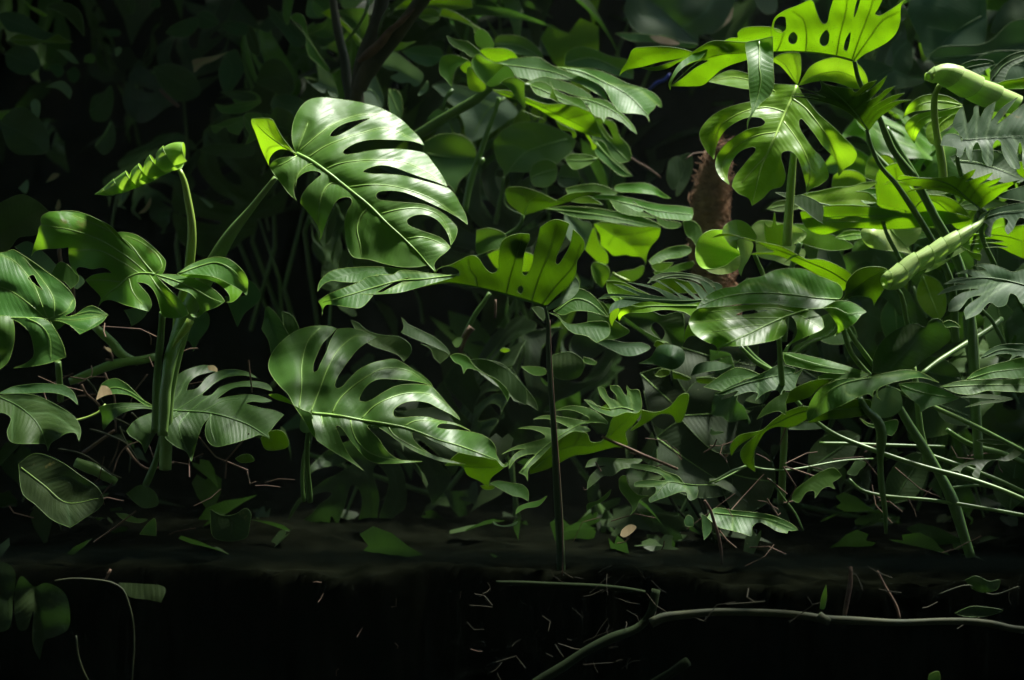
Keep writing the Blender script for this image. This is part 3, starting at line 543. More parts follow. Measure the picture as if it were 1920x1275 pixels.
Leaf(p, 'E', "1085,488c 1110,440 1150,380 1210,345 1290,325 1390,340 1440,380 1475,440 1475,495 1400,505 1330,480 1250,462 1180,465", mid="1085,486 1200,425 1320,410 1460,470", D=4.12, tilt=(0, -.1), mat='young', res=6, name='basal_lobe', rib=2)
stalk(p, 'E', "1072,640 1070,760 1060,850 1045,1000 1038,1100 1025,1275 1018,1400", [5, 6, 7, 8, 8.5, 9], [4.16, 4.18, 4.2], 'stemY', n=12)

# ---- furled leaf at top right and its pale companion
p = plant('monstera_plant', 'split-leaf plant at right edge with a fat furled leaf on a lime stalk', 1765, 4.0, 'monstera plant', G_MON)
furl(p, 'G', [(425, 152, 18), (440, 150, 26), (462, 140, 34), (500, 140, 50), (560, 165, 58), (640, 208, 58), (720, 240, 54), (800, 270, 46), (880, 300, 36)], 3.96, tilt=.12, wraps=5, hand=1, phase=.5, width=1.5, lift=.26)
furl(p, 'G', [(412, 150, 18), (430, 152, 20), (465, 160, 20), (500, 150, 10)], 3.94, wraps=2, width=1.4, name='rolled_lobe')
stalk(p, 'G', "480,185 458,225 452,280 460,380 478,480 490,560 492,640", [5, 6.5, 6.5, 7.5, 8.5, 9], [3.97, 4.02, 4.05], 'stemY', n=12)
Leaf(p, 'G', "578,275c 520,240 450,228 390,240 340,275 312,335c 350,310 420,298 500,292", mid="575,275 480,258 400,268 320,325", D=4.15, tilt=(0, -.6), mat='young', res=6, rib=2, ctrl=[(312, 335, .04, 60)])
Leaf(p, 'G', "578,280c 500,300 430,305 360,325 322,370 340,410 365,446c 385,395 430,350 500,325 560,310", mid="575,282 450,315 380,350 355,430", D=4.14, tilt=(0, -.5), mat='young', res=6, name='leaf_lobe', rib=2, ctrl=[(365, 440, .04, 60)])
Leaf(p, 'G', "570,292c 500,325 430,355 415,400 430,440 460,460c 470,410 520,370 560,330", mid="568,295 470,370 450,440", D=4.15, tilt=(0, -.4), mat='young', res=6, name='leaf_lobe', rib=2)
Leaf(p, 'G', "540,125c 600,85 680,75 720,90 660,130 620,145 560,138", D=4.3, tilt=(0, -.4), mat='blue', res=8, mid="550,130 620,105 700,90")
Leaf(p, 'G', "700,130c 750,80 800,50 860,40 860,70 790,110 750,180 700,170c", D=4.3, tilt=(0, -.4), mat='blue', res=8, mid="710,165 760,100 850,55")
Leaf(p, 'G', "700,195c 760,170 820,160 870,155 870,195 800,205 730,200", D=4.02, tilt=(0, -.2), mat='young', res=8, mid="710,195 790,180 865,175", rib=0)

# ---- furled leaf J
p = plant('monstera_plant', 'plant at right with a slender notched furled leaf slanting up to the right', 1680, 3.95, 'monstera plant', G_MON)
furl(p, 'G', [(232, 1062, 30), (262, 1052, 46), (300, 1030, 46), (350, 985, 40), (430, 945, 42), (510, 895, 40), (560, 865, 34), (620, 825, 22), (660, 795, 9), (702, 742, 0)], 3.74, tilt=.10, wraps=8, hand=1, phase=.2, width=1.45, lift=.30)
stalk(p, 'G', "285,1085 303,1110 318,1160 325,1210 338,1260 350,1340", [4, 5, 5, 6], [3.77, 3.9], 'stem')
Leaf(p, 'G', "410,1018c 440,980 520,955 590,915 560,900 520,960 460,1000", D=3.79, tilt=(0, -.3), mat='furl', res=7, name='loose_edge', rib=0)
Leaf(p, 'G', "590,912c 625,930 660,938 655,968c 620,950", D=3.95, tilt=(0, -.3), mat='young', res=7, name='loose_edge', rib=0)

# ---- glossy broad leaf H, mid right
p = plant('monstera_plant', 'glossy split-leaf plant right of the middle, its broad leaf flat with drooping lobes', 1600, 3.85, 'monstera plant', G_MON)
Leaf(p, 'F', """1320,660c 1200,645 1100,632 950,632 800,645 680,650 625,658 585,695 567,745c 585,790 620,830 680,865 730,885 745,910 737,947c 760,905 800,893 900,890 1000,875 1110,850 1160,820 1178,780 1165,725 1200,700c 1230,740 1240,800 1220,850 1172,892c 1230,862 1300,830 1390,790 1408,772c
 1390,710 1350,680 1340,668""",
 mid="1310,665 1240,685 1150,715 1050,760 950,810 860,850 745,905", veins=["1240,685 1100,655 900,665 640,680", "1150,715 1000,715 800,725 590,745", "1050,760 950,765 800,790 640,810", "1150,720 1120,780 1100,840", "1240,690 1330,740 1390,780"],
 holes=["860,697 900,677 980,664 1058,667 1000,684 930,694"], D=3.68, tilt=(.08, -.95), fold=.2, droop=1.2, mat='warm', res=5.5, rib=4.5, sub_veins=True, name='broad_leaf', wob=.005, groove=.003,
 ctrl=[(590, 740, .03, 100), (740, 930, .04, 80), (1175, 880, .05, 100)])
Leaf(p, 'F', "1310,665c 1350,655 1400,658 1430,680 1470,730 1493,780 1472,831c 1530,790 1600,745 1640,695 1672,679c 1620,640 1560,613 1480,612 1400,650", mid="1315,663 1400,656 1480,655 1560,690 1640,680", D=3.70, tilt=(0, -.75), mat='warm', res=6, name='leaf_lobe', rib=2.5, ctrl=[(1472, 825, .06, 90)], veins=["1400,656 1480,720 1485,800"])
Leaf(p, 'F', "616,658c 650,605 700,565 780,532 860,521c 920,480 1020,455 1100,420 1200,407 1290,415 1360,450 1440,480 1510,520 1520,580 1480,612 1400,650 1310,658 1200,645 1100,630 950,625 800,640 700,650",
 mid="1500,600 1350,590 1200,570 1000,560 800,580 640,640", veins=["1350,590 1250,500 1150,440", "1150,565 1000,500 900,520"], D=3.76, tilt=(.05, -.8), mat='warm', res=6, name='leaf_lobe', rib=3, fold=.2, droop=1.8, wob=.006)
Leaf(p, 'F', """715,216c 760,195 850,200 950,235 1050,250 1150,275 1230,315 1300,350 1380,350 1450,370 1520,405 1560,430 1587,457c 1560,500 1530,547c 1480,525 1420,480 1360,445 1280,400 1200,360 1100,325 943,322c 1000,308 1080,307 1100,303 1040,275 970,232 900,215 800,205""",
 mid="1560,500 1450,430 1300,365 1150,305 1000,255 850,210", D=3.82, tilt=(0, .25), fold=.05, mat='yell', res=6, name='folded_lobe', rib=2.5, ribm='ribd')
Leaf(p, 'F', "1510,612c 1540,570 1545,500 1600,430 1650,405 1720,397 1790,410 1813,450 1800,500 1760,570 1735,605 1717,642c 1705,600 1650,580 1590,582", mid="1530,600 1600,540 1680,480 1790,420", D=3.74, tilt=(.1, -.1), mat='under', res=6, name='basal_lobe', rib=2.5, ctrl=[(1717, 640, .03, 60)])
Leaf(p, 'F', "565,755c 545,800 538,870c 560,840 590,825 615,830", D=3.75, tilt=(0, -.3), mat='young', res=6, name='leaf_lobe', rib=0)
Leaf(p, 'F', "1155,378c 1190,345 1220,325 1290,325c 1240,330 1200,350", D=3.79, tilt=(0, -.4), mat='warm', res=6, name='leaf_lobe', rib=0)
stalk(p, 'L', "700,150 708,200 740,290 790,360 840,412", [5, 5, 5, 5], [3.76, 3.86], 'stem')
stalk(p, 'L', "720,155 750,210 800,280 860,360", [4, 5, 5], [3.78, 3.9], 'stem')
stalk(p, 'L', "345,190 352,260 358,370 372,520 378,700 370,920 360,1100", [5, 5.5, 6, 7, 7.5], [3.8, 4.3], 'stem', name='stem')

# ---- unfolding trumpet leaf
p = plant('young_plant', 'young plant whose pale new leaf unrolls like a trumpet below the fibrous trunk', 1430, 4.05, 'young plant')
def cup(par, z, rim, apex, D, depth, mat, name):
    P, C = parse(z, rim); Q = spline(P, C, step=4, closed=True); n = len(Q); ap = parse(z, apex)[0][0]; c0 = Q.mean(0); V = []; F = []; K = 16; uv = []
    for k in range(K + 1):
        t = k / K; c = c0 + (ap - c0) * t; R_ = (1 - t) ** .62 * .97 + .03
        for j_, q in enumerate(Q):
            e = c + (q - c0) * R_; tl = ((q - c0) @ np.array([.6, -.8])) * PX * D * .5 * (1 - t)
            V.append(world(e[0], e[1], D + depth * t + tl + .004 * math.sin(j_ * .5) * (1 - t))); uv.append((j_ * .004, t * .1))
    for k in range(K):
        for j_ in range(n): F.append((k * n + j_, k * n + (j_ + 1) % n, (k + 1) * n + (j_ + 1) % n, (k + 1) * n + j_))
    nv = len(V); tv, tf = tube(np.array(V[:n] + V[:1]), .0006, 4, cap=False); F += [tuple(i + nv for i in f) for f in tf]; MI = [0] * (K * n) + [1] * len(tf)
    return mesh_obj(name, np.concatenate([np.array(V), tv]), F, [M[mat], M['margin']], par, MI, np.array(uv + [(0, 0)] * len(tv)), {'vein': np.zeros(nv + len(tv))})
cup(p, 'F', "780,168c 700,172 640,210 615,260 608,325 620,372 655,408 720,412 800,390 860,345 892,322 870,290 820,250 800,205", "905,330", 4.10, .16, 'cup', 'unrolling_leaf')
Leaf(p, 'F', "775,192c 785,150 835,112 880,108 930,130 975,180 990,222 960,237 925,222 885,230 868,290c 830,270 795,225", D=4.05, tilt=(.5, -.3), mat='cup', res=5, name='rolled_edge', rib=0, mid="870,280 880,220 850,115", fold=.5, droop=2)
Leaf(p, 'F', "862,235c 900,222 945,228 968,262 940,350 910,400 892,457c 876,420 892,370 885,310", D=4.03, tilt=(-.6, -.2), mat='furl', res=5, name='rolled_edge', rib=0)
Leaf(p, 'F', "668,412c 740,408 800,388 860,342 892,328c 892,370 872,412 800,442 743,444 700,432", D=4.08, tilt=(0, -.4), mat='furl', res=5, name='rolled_edge', rib=0)
stalk(p, 'F', "975,320 1000,380 1030,450 1050,520", [4, 4.5, 5], [4.1, 4.15], 'stem')
Leaf(p, 'F', "955,150c 1000,115 1070,112 1130,125 1230,145 1300,190 1270,240 1220,260 1290,300 1280,350 1200,390 1100,360 1000,330 980,240", D=4.45, tilt=(0, -.2), mat='furl', res=8, mid="1140,250 1180,190 1290,195", rib=2, name='round_leaf')
Leaf(p, 'F', "1035,120c 1060,150 1080,150 1100,60 1115,140 1150,130 1160,180 1150,270 1060,260 1040,200", D=4.4, tilt=(0, .3), mat='under', res=8, name='toothed_leaf', rib=0)

# ---- finger-leaved plants on the right
p = plant('philodendron_plant', 'comb-leaved plant beneath the brightest leaves at upper right', 1630, 3.95, 'philodendron plant', G_FING)
Leaf(p, 'E', """1480,748c 1440,710 1380,650 1300,605 1200,575 1130,562 1045,546c 1120,550 1200,563 1145,545 1060,532c 1150,535 1240,555 1180,530 1080,497c 1200,520 1215,498 1205,453c 1240,478 1290,492 1350,500 1392,505c 1398,522 1420,520 1460,480 1532,455c 1500,495 1440,540 1480,520 1530,480 1590,429c 1560,490 1510,545 1470,580c
 1540,545 1580,510 1636,490c 1590,535 1540,585 1500,612c 1560,575 1620,545 1692,530c 1640,565 1580,600 1530,630c 1600,590 1660,572 1727,570c 1660,590 1600,630 1540,675 1500,725""",
 mid="1480,740 1430,670 1380,610 1320,550 1270,510 1210,460", veins=["1450,700 1340,620 1200,572 1060,547", "1420,655 1300,570 1150,537", "1380,610 1250,535 1100,502", "1470,720 1540,640 1700,574", "1455,700 1530,610 1680,534", "1430,665 1520,570 1620,498", "1400,630 1470,560 1580,440", "1360,590 1420,530 1520,460"],
 D=3.85, tilt=(0, .3), fold=-.25, droop=0, mat='under', res=4.5, rib=3.5, name='comb_leaf', margin=.8, vw=2.2)
stalk(p, 'S', "1625,243 1634,275 1650,310 1680,345 1712,392 1742,440 1768,490 1785,540 1792,640", [3, 4.5, 5.5, 6, 6.5, 7.5, 8], [3.86, 3.92, 4.02], 'stemd')
Leaf(p, 'G', """575,440c 560,400 535,365 560,300 580,282c 590,320 600,355 625,320 630,285 648,280c 650,310 655,330 680,290 725,261c 715,310 705,345 750,290 823,240c 770,310 730,360 800,310 860,270 860,420 870,545 848,560c 842,520 842,470 832,440 822,470 820,500 832,556 800,556 770,520 752,480 747,442 730,430 712,455 716,500 705,545 688,546 665,510 662,480 642,440 622,470 618,532 596,500 590,462 572,506 552,503 552,470 525,460 480,455c 495,412 530,402 575,420""",
 mid="580,430 650,425 720,420 790,415 865,412", veins=["600,428 590,370 580,300", "640,426 640,350 645,290", "680,423 700,340 722,270", "720,420 760,340 815,250", "640,428 610,470 606,525", "690,424 690,480 690,540", "740,420 780,480 810,550", "800,416 850,480"],
 D=3.84, tilt=(0, -.6), fold=.15, mat='blue', res=5, rib=1.5, name='fingered_leaf', wob=.003)
stalk(p, 'G', "578,430 558,480 555,520 570,580 590,640", [3.5, 4, 5], [3.86, 4.0], 'stemd')
Leaf(p, 'G', """655,738c 600,700 540,672 470,655 400,648 325,667c 350,650 400,640 330,632 225,630c 270,612 330,622 290,605 300,590 400,598 500,596 545,590 560,600 600,575 637,560c 620,590 590,615 640,600 715,573c 690,600 650,630 690,615 750,596c 730,620 690,640 750,625 832,608c 770,650 720,690 685,715""",
 mid="655,735 600,690 540,640 480,612 400,600 240,618", veins=["600,690 500,640 330,660", "640,720 700,660 820,615", "610,695 650,640 740,600", "580,670 620,620 700,580", "550,645 580,600 630,565"],
 D=3.92, tilt=(0, .3), fold=-.15, mat='yell', res=5, rib=3.5, name='comb_leaf', ribm='ribd', margin=.8)
stalk(p, 'G', "655,735 690,760 660,830 680,900 720,985", [4, 4.5, 5], [3.94, 4.05], 'stemd')
Leaf(p, 'G', "200,712c 195,640 215,570 290,533 345,570 345,640 420,670 500,680 560,710 610,770 622,800 560,826 510,790 480,815 400,770 330,742", mid="360,740 400,700 450,700 560,790", veins=["360,740 300,660 280,560", "400,700 480,700 600,790"], D=4.2, tilt=(0, .3), mat='yell', res=7, rib=2.5, ribm='ribd', name='round_lobed_leaf', droop=.5)
Leaf(p, 'G', "133,872c 130,830 180,806 210,820 240,790 300,768 365,770 396,830 372,880 340,905 357,937c 300,925 220,918 160,902", mid="240,800 280,850 350,925", veins=["240,800 300,790 380,800", "250,815 200,860 150,880"], D=4.28, tilt=(0, -.3), mat='furl', res=6, rib=2.5, name='round_leaf', fold=.2, ctrl=[(180, 850, -.03, 50)])
stalk(p, 'G', "225,790 240,840 275,910 310,975", [3.5, 4, 4.5], [4.2, 4.2], 'stemd')
Leaf(p, 'G', "527,865c 580,840 640,800 660,765 720,735 870,715 870,780 830,775 800,830 778,850c 765,825 780,790 760,775 720,790 700,862c 675,845 690,810 670,795 620,820 590,850c 620,820 600,820 560,862", mid="560,850 650,790 740,755 865,740", D=3.80, tilt=(0, -.6), mat='blue', res=5, rib=3, name='fingered_leaf', fold=.2)
Leaf(p, 'G', "565,862c 620,845 690,850 720,852 640,872 600,880c 700,868 760,880 700,885 600,893c 700,888 780,905 720,905 640,912c 740,908 800,935 870,955 870,815 800,812 740,815 680,840", mid="570,862 680,850 780,860 870,890", D=4.0, tilt=(0, .3), mat='yell', res=5.5, rib=3, name='comb_leaf', ribm='rib', fold=-.1)
Leaf(p, 'G', """466,1117c 500,1090 560,1072 590,1068 540,1065 495,1070c 540,1045 600,1040 620,1035 590,1020 545,1025c 600,1005 650,1010 680,1005 650,990 610,995c 660,980 720,985 760,1000 800,1015 870,1005 870,1140 840,1155 815,1120 790,1110 770,1160 735,1170 700,1150 680,1165 650,1200 592,1226c 585,1185 610,1155 660,1120 610,1130 560,1185 515,1190c 520,1150 570,1110 650,1090 560,1095""",
 mid="860,1075 760,1050 680,1040 600,1045 520,1060", veins=["760,1050 640,1080 480,1112", "780,1055 650,1120 530,1180", "800,1060 700,1120 600,1215", "720,1045 640,1010 560,1015"], D=3.9, tilt=(0, -.7), mat='blue', res=5, rib=3, name='fingered_leaf', fold=.15)
stalk(p, 'G', "800,1090 830,1150 860,1200", [3, 4], [3.95, 4.0], 'stemd')
Leaf(p, 'G', "520,505c 580,485 640,475 730,480 800,530 845,580 850,610 780,620 700,608 620,600 560,560", mid="540,520 640,530 740,560 840,600", D=4.25, tilt=(0, -.5), mat='pale', res=8, rib=2)
Leaf(p, 'G', "725,680c 780,655 830,640 870,630 870,700 800,695 760,690", D=4.0, tilt=(0, -.5), mat='blue', res=7, rib=0)
Leaf(p, 'G', "815,530c 850,525 880,540 880,620 850,600c 820,575", D=3.9, tilt=(0, .3), mat='yell', res=7, rib=0)

p = plant('philodendron_plant', 'shrubby plant behind the hanging bright leaf with level lime and round lit leaves', 1540, 4.3, 'philodendron plant', G_FING)
Leaf(p, 'E', """950,1095c 1020,1105 1080,1115 1130,1100 1190,1090 1290,1068 1400,1058 1450,1040 1540,1033c 1500,1065 1440,1085 1410,1090 1480,1095 1530,1140 1530,1152c 1490,1150 1440,1140 1500,1180 1600,1205 1700,1230c 1600,1250 1500,1262 1350,1262 1228,1256 1180,1220 1080,1182 1150,1168 1060,1145 1000,1115""",
 mid="960,1098 1080,1130 1220,1160 1400,1200 1680,1230", veins=["1080,1130 1250,1100 1500,1045", "1220,1160 1350,1140 1500,1150"], D=4.22, tilt=(0, -.5), mat='young', res=6, rib=3, ribm='ribd', name='level_leaf', fold=.2)
Leaf(p, 'E', "950,1095c 1010,1100 1060,1115 1100,1110 1160,1130 1222,1165c 1228,1210 1220,1255 1228,1275c 1170,1240 1110,1190 1070,1165 1040,1140 990,1115", D=4.18, tilt=(0, -.5), mat='dark', res=7, rib=0, name='level_leaf')
Leaf(p, 'E', "1272,1062c 1285,1000 1340,970 1400,970 1450,995 1467,1015 1462,1050 1400,1060 1330,1068", D=4.5, tilt=(0, -.15), mat='young', res=7, rib=0, mid="1460,1050 1380,1010 1300,1020", name='round_leaf')
Leaf(p, 'E', "1467,1015c 1465,960 1490,900 1545,882 1600,885 1630,925 1610,980 1560,1010 1520,1028", D=4.52, tilt=(0, -.2), mat='young', res=7, rib=0, mid="1600,985 1560,940 1500,930", name='round_leaf')
Leaf(p, 'E', "1528,1160c 1520,1060 1540,970 1600,935 1650,930 1700,960 1740,1010 1760,1100 1720,1230 1650,1200 1570,1190", D=4.42, tilt=(0, .3), mat='yell', res=8, rib=2, mid="1700,1220 1650,1100 1600,960", name='upright_leaf', ribm='ribd')
Leaf(p, 'E', "1280,1105c 1400,1085 1520,1110 1530,1150c 1450,1150 1350,1140", D=4.4, tilt=(0, -.3), mat='furl', res=8, rib=0)
Leaf(p, 'S', "1500,398c 1560,385 1640,388 1700,400 1760,395 1820,410 1740,425 1660,430 1590,428 1540,440 1510,425", mid="1510,410 1620,405 1750,408", D=4.2, tilt=(0, .25), mat='yell', res=7, rib=2, ribm='ribd', name='level_leaf')
Leaf(p, 'S', "1440,430c 1500,420 1560,440 1600,462 1560,470 1500,455", D=4.5, tilt=(0, -.3), mat='young', res=7, rib=0)
for k, (x, y, s_) in enumerate([(1560, 372, 1), (1640, 366, 1.2), (1760, 352, 1.1), (1600, 440, .8), (1840, 380, 1.1), (1475, 385, .9), (1710, 440, .9)]):
    Leaf(p, 'S', f"{x-42*s_},{y+8*s_}c {x-20*s_},{y-8*s_} {x+10*s_},{y-10*s_} {x+46*s_},{y+2*s_}c {x+20*s_},{y+8*s_} {x-10*s_},{y+13*s_}", mid=f"{x-40*s_},{y+7*s_} {x},{y-1} {x+44*s_},{y+2*s_}", D=4.3 + .05 * k, tilt=(0, -.5), mat=['young', 'top', 'yell'][k % 3], res=7, rib=1.5, name='narrow_leaf')
stalk(p, 'E', "1480,760 1490,830 1560,920 1640,1000 1740,1110 1800,1200", [4, 5, 6, 6], [4.36, 4.3], 'stemd')
stalk(p, 'S', "1500,455 1480,520 1470,640", [5, 6], [4.35, 4.4], 'stemd', name='stem')

p = plant('philodendron_plant', 'finger-leaved plant left of the broad glossy leaf, spiky leaf over lime one', 1230, 3.95, 'philodendron plant', G_FING)
Leaf(p, 'F', "60,484c 150,492 260,540 400,598 600,615 640,600 630,640 582,704c 540,680 480,668 400,665 300,682 200,685 155,705 135,742c 128,700 145,660 112,612 78,580 58,530", mid="620,640 500,640 350,640 220,640 100,560", D=3.86, tilt=(0, -.55), mat='young', res=6, rib=3, name='lime_leaf', ctrl=[(135, 735, .04, 60)], ribm='rib')
Leaf(p, 'F', """4,600c 50,570 120,566 200,572 270,578c 200,550 140,525 98,503c 180,520 260,555 330,572 400,585 430,586c 370,545 280,515 188,494c 280,505 380,530 450,560 530,600c 460,540 390,500 314,464c 400,495 480,550 560,590 620,610c 570,565 520,520 478,484c 540,515 600,570 645,600c 620,560 590,520 560,484c 620,505 660,545 690,570c
 670,540 650,510 632,482c 680,492 715,525 735,545c 730,520 722,500 724,494c 750,500 778,522 720,570 650,610 600,625 520,632 430,625 330,612c 260,620 200,640 160,650 110,660 72,690c 78,650 110,615 170,592 100,580""",
 mid="680,600 560,610 430,606 300,597 170,585 20,598", D=3.82, tilt=(0, -.6), mat='blue', res=4.5, rib=3, name='spiky_leaf', margin=.7, fold=.15)
Leaf(p, 'F', "85,660c 75,710 80,750 92,770c 105,735 135,690 138,660 120,640", D=3.9, tilt=(0, 0), mat='young', res=7, rib=0)
Leaf(p, 'F', "310,500c 360,450 440,432 520,435 620,450 700,480 750,520 690,520 560,470 440,470", mid="330,490 480,450 620,465 720,510", D=4.0, tilt=(0, -.5), mat='dark', res=7, rib=2)
Leaf(p, 'F', "330,520c 420,470 520,480 640,520 660,560 560,560 440,560", D=4.05, tilt=(0, -.4), mat='young', res=7, rib=0)
stalk(p, 'F', "640,620 760,700 860,830 960,950 1100,1059", [4, 5, 6, 6], [3.95, 4.05], 'stemd')

# ---- dark spreading plant, lower right
p = plant('monstera_plant', 'shaded broad-leaved plant at lower right with arching leaves and a crooked dark stalk', 1655, 3.85, 'monstera plant', G_MON)
Leaf(p, 'L', """1218,456c 1160,420 1100,393 1020,388 900,410 800,432 700,435 620,460 560,500 515,570 500,640 512,668c 600,620 700,575 790,530 840,518 865,543c 860,515 870,498 878,500 880,530 905,555c 885,525 890,490 940,465 1040,440 1130,430""",
 mid="850,430 780,440 700,460 600,520 520,650", veins=["700,460 720,520 780,530", "850,430 950,420 1100,400"], D=3.72, tilt=(.05, -.55), mat='topC', res=6, rib=2, fold=.1, droop=1.2, name='arching_leaf', ctrl=[(510, 660, .06, 140), (1210, 450, .03, 100)])
Leaf(p, 'L', "640,435c 560,440 470,470 410,505 385,570c 450,555 520,530 570,480 630,450", D=3.76, tilt=(0, .3), mat='under', res=7, rib=0, name='leaf_lobe')
Leaf(p, 'L', "620,600c 560,620 500,655 440,690 400,700 340,695 280,720 250,760 215,840 220,942c 160,895 138,840 160,800 235,735c 190,760 130,800 90,855c 85,800 130,745 260,712 320,660 400,610 480,585 560,590 700,560 800,545 850,560 830,620 700,650 620,655 510,672", mid="840,590 700,600 500,610 350,670 250,730 200,900", D=3.78, tilt=(0, .25), mat='under', res=6.5, rib=3, name='sweeping_leaf', fold=.1, droop=.4)
Leaf(p, 'L', "855,402c 862,320 895,250 955,190 1040,145 1100,138 1145,155 1168,122 1213,108 1260,150 1282,215 1240,262 1150,322 1080,375 940,397", mid="860,400 940,330 1030,250 1110,180 1200,115", D=3.8, tilt=(0, -.2), mat='dark', res=6.5, rib=0, name='upright_leaf', fold=-.35, droop=-.5, veins=["1145,158 1080,240 960,370"])
Leaf(p, 'L', "1240,130c 1270,118 1310,130 1340,160c 1300,152 1255,155", D=3.78, tilt=(0, -.4), mat='topC', res=6, rib=0)
Leaf(p, 'L', "850,560c 870,520 930,485 1000,500 1018,590 960,640 880,642 848,600", mid="930,500 920,580 900,635", D=3.82, tilt=(0, -.1), mat='pale', res=7, rib=0)
Leaf(p, 'L', "788,650c 850,682 920,670 993,660 990,710 962,747c 920,730 900,710 830,690", D=3.85, tilt=(0, -.4), mat='topC', res=7, rib=0)
Leaf(p, 'L', "1000,462c 1060,455 1130,455 1210,480 1330,541c 1250,570 1170,588 1113,619c 1115,590 1060,540 1020,500", mid="1010,470 1130,510 1320,541", D=3.84, tilt=(0, -.6), mat='topC', res=7, rib=2)
Leaf(p, 'L', "372,293c 440,297 550,320 700,360 820,404 740,410 640,405 560,395 440,370 386,357c 375,330", mid="380,300 500,340 640,375 810,403", D=3.84, tilt=(0, -.6), mat='top', res=7, rib=2, name='narrow_leaf', fold=-.2)
Leaf(p, 'L', "563,422c 620,404 750,400 840,412 760,440 680,438 570,449", D=3.83, tilt=(0, -.6), mat='topC', res=7, rib=0)
Leaf(p, 'L', "228,657c 270,592 330,540 402,508 385,570 387,634c 350,612 290,625", D=3.75, tilt=(0, -.4), mat='topC', res=7, rib=0, name='leaf_lobe')
Leaf(p, 'L', "400,708c 430,690 500,668 555,672 600,700 530,710 460,712", D=3.9, tilt=(0, -.4), mat='pale', res=7, rib=0)
stalk(p, 'L', "790,540 830,610 880,655 905,720 900,860 905,1000 925,1150 930,1275", [5, 9, 10, 6, 6, 5, 3], [3.76, 3.84, 3.9], 'stemd', n=12)

# ---- the leaning stalks, bottom right
p = plant('stalk_cluster', 'cluster of bare green stalks slanting down to the right edge at lower right', 1700, 4.0, 'plant stalks')
stalk(p, 'L', "935,478 1000,505 1150,570 1400,685 1560,765 1681,830", [4.1, 4.1, 4.5, 4.1, 4.1], [3.84, 3.95], 'stem', name='stalk')
stalk(p, 'L', "935,490 990,570 1060,690 1150,830 1220,950 1290,1090 1350,1275 1390,1400", [4.9, 8.2, 9.0, 9.0, 10.7, 10.7, 9.0], [3.88, 3.95], 'stemd', n=14, name='stalk')
stalk(p, 'L', "430,540 550,665 660,740 870,825 1130,912 1400,985 1560,1040 1700,1100", [4.1, 4.1, 4.9, 4.9, 4.5], [3.9, 3.8], 'stem', name='stalk')
stalk(p, 'L', "730,980 790,1035 900,1068 1000,1080 1150,1092 1300,1112 1500,1145 1700,1182", [2.9, 3.3, 3.7, 3.7], [3.95, 3.9], 'stem', name='stalk')
stalk(p, 'L', "1080,370 1090,450 1105,600 1120,720 1140,800 1150,900", [5.7, 6.1, 6.6], [4.05, 4.1], 'stem', n=12, name='stalk')
stalk(p, 'L', "1015,-10 1035,70 1052,150 1060,260", [4.1, 4.1], [4.0, 4.05], 'stem', name='stalk')
stalk(p, 'L', "1120,412 1200,350 1310,278 1500,160 1560,110", [4.1, 4.9, 4.9], [4.1, 4.3], 'stem', name='stalk')
stalk(p, 'L', "1170,850 1400,930 1550,990 1700,1060", [4.1, 4.1], [4.1, 4.05], 'stem', name='stalk')
stalk(p, 'L', "1260,710 1340,765 1440,810 1560,840 1700,900", [4.1, 5.7, 4.9], [4.12, 4.15], 'stem', name='stalk')
stalk(p, 'L', "570,785 720,788 900,795 1080,800 1250,805", [2.9, 3.3, 2.9], [4.2, 4.2], 'stem', name='stalk')
stalk(p, 'L', "1270,1030 1350,1020 1450,1015 1560,1040", [2.5, 2.9], [4.1, 4.1], 'stem', name='stalk')
stalk(p, 'L', "1370,90 1380,220 1400,330 1410,430 1420,700", [8.2, 9.8, 10.7], [4.5, 4.5], 'stemd', n=12, name='stalk')
stalk(p, 'L', "140,262 220,340 280,375 345,410 420,470", [4.1, 4.5, 4.1], [4.0, 4.05], 'stem', name='stalk')
stalk(p, 'L', "1450,60 1500,110 1540,180 1580,260", [3.3, 4.1], [4.2, 4.3], 'stemd', name='stalk')
stalk(p, 'L', "0,1000 100,950 180,910 260,925 400,930 700,880 860,870", [1.6, 2.0, 1.6], [4.1, 4.25], 'stem', name='stalk')

p = plant('philodendron_plant', 'dusky finger-leaved plant at the lower right edge behind the slanting stalks', 1860, 4.1, 'philodendron plant', G_FING)
Leaf(p, 'L', "0,525c 100,470 200,432 280,395 340,365 420,375 440,385 430,410 482,380c 455,425 440,470 440,492 400,500 370,498 362,528 345,500 310,498 260,520 220,555c 235,515 200,505 150,515 105,532c 130,500 60,520", mid="20,515 150,465 280,430 420,400", D=3.95, tilt=(0, -.6), mat='blue', res=5.5, rib=2.5, veins=["300,428 345,385", "200,450 230,420", "320,425 350,490", "240,440 230,540"], name='fingered_leaf')
Leaf(p, 'L', "-60,480c 0,440 60,400 120,375 210,395 250,420 160,440 60,500", D=4.05, tilt=(0, -.6), mat='topC', res=7, rib=0, mid="-40,470 80,430 230,415")
Leaf(p, 'L', "-130,420c -60,400 60,380 140,330 100,360 0,340 -100,360", D=4.1, tilt=(0, -.6), mat='blue', res=7, rib=0)
Leaf(p, 'L', "1225,478c 1320,450 1420,442 1600,440 1700,435 1700,500 1600,505 1480,500 1400,520 1320,515", mid="1240,480 1400,470 1700,465", D=3.98, tilt=(0, -.6), mat='topC', res=7, rib=2)
Leaf(p, 'L', "1365,442c 1410,400 1480,370 1570,345 1700,325 1700,430 1560,430 1450,438", mid="1370,440 1500,400 1700,375", D=4.05, tilt=(0, -.5), mat='top', res=7, rib=2)
Leaf(p, 'L', "1440,326c 1480,285 1540,255 1620,245 1700,258 1700,330 1650,308 1600,337c 1615,305 1570,298 1505,312 1480,320", mid="1450,322 1560,275 1700,285", D=4.0, tilt=(0, -.6), mat='blue', res=6, rib=2, name='fingered_leaf')
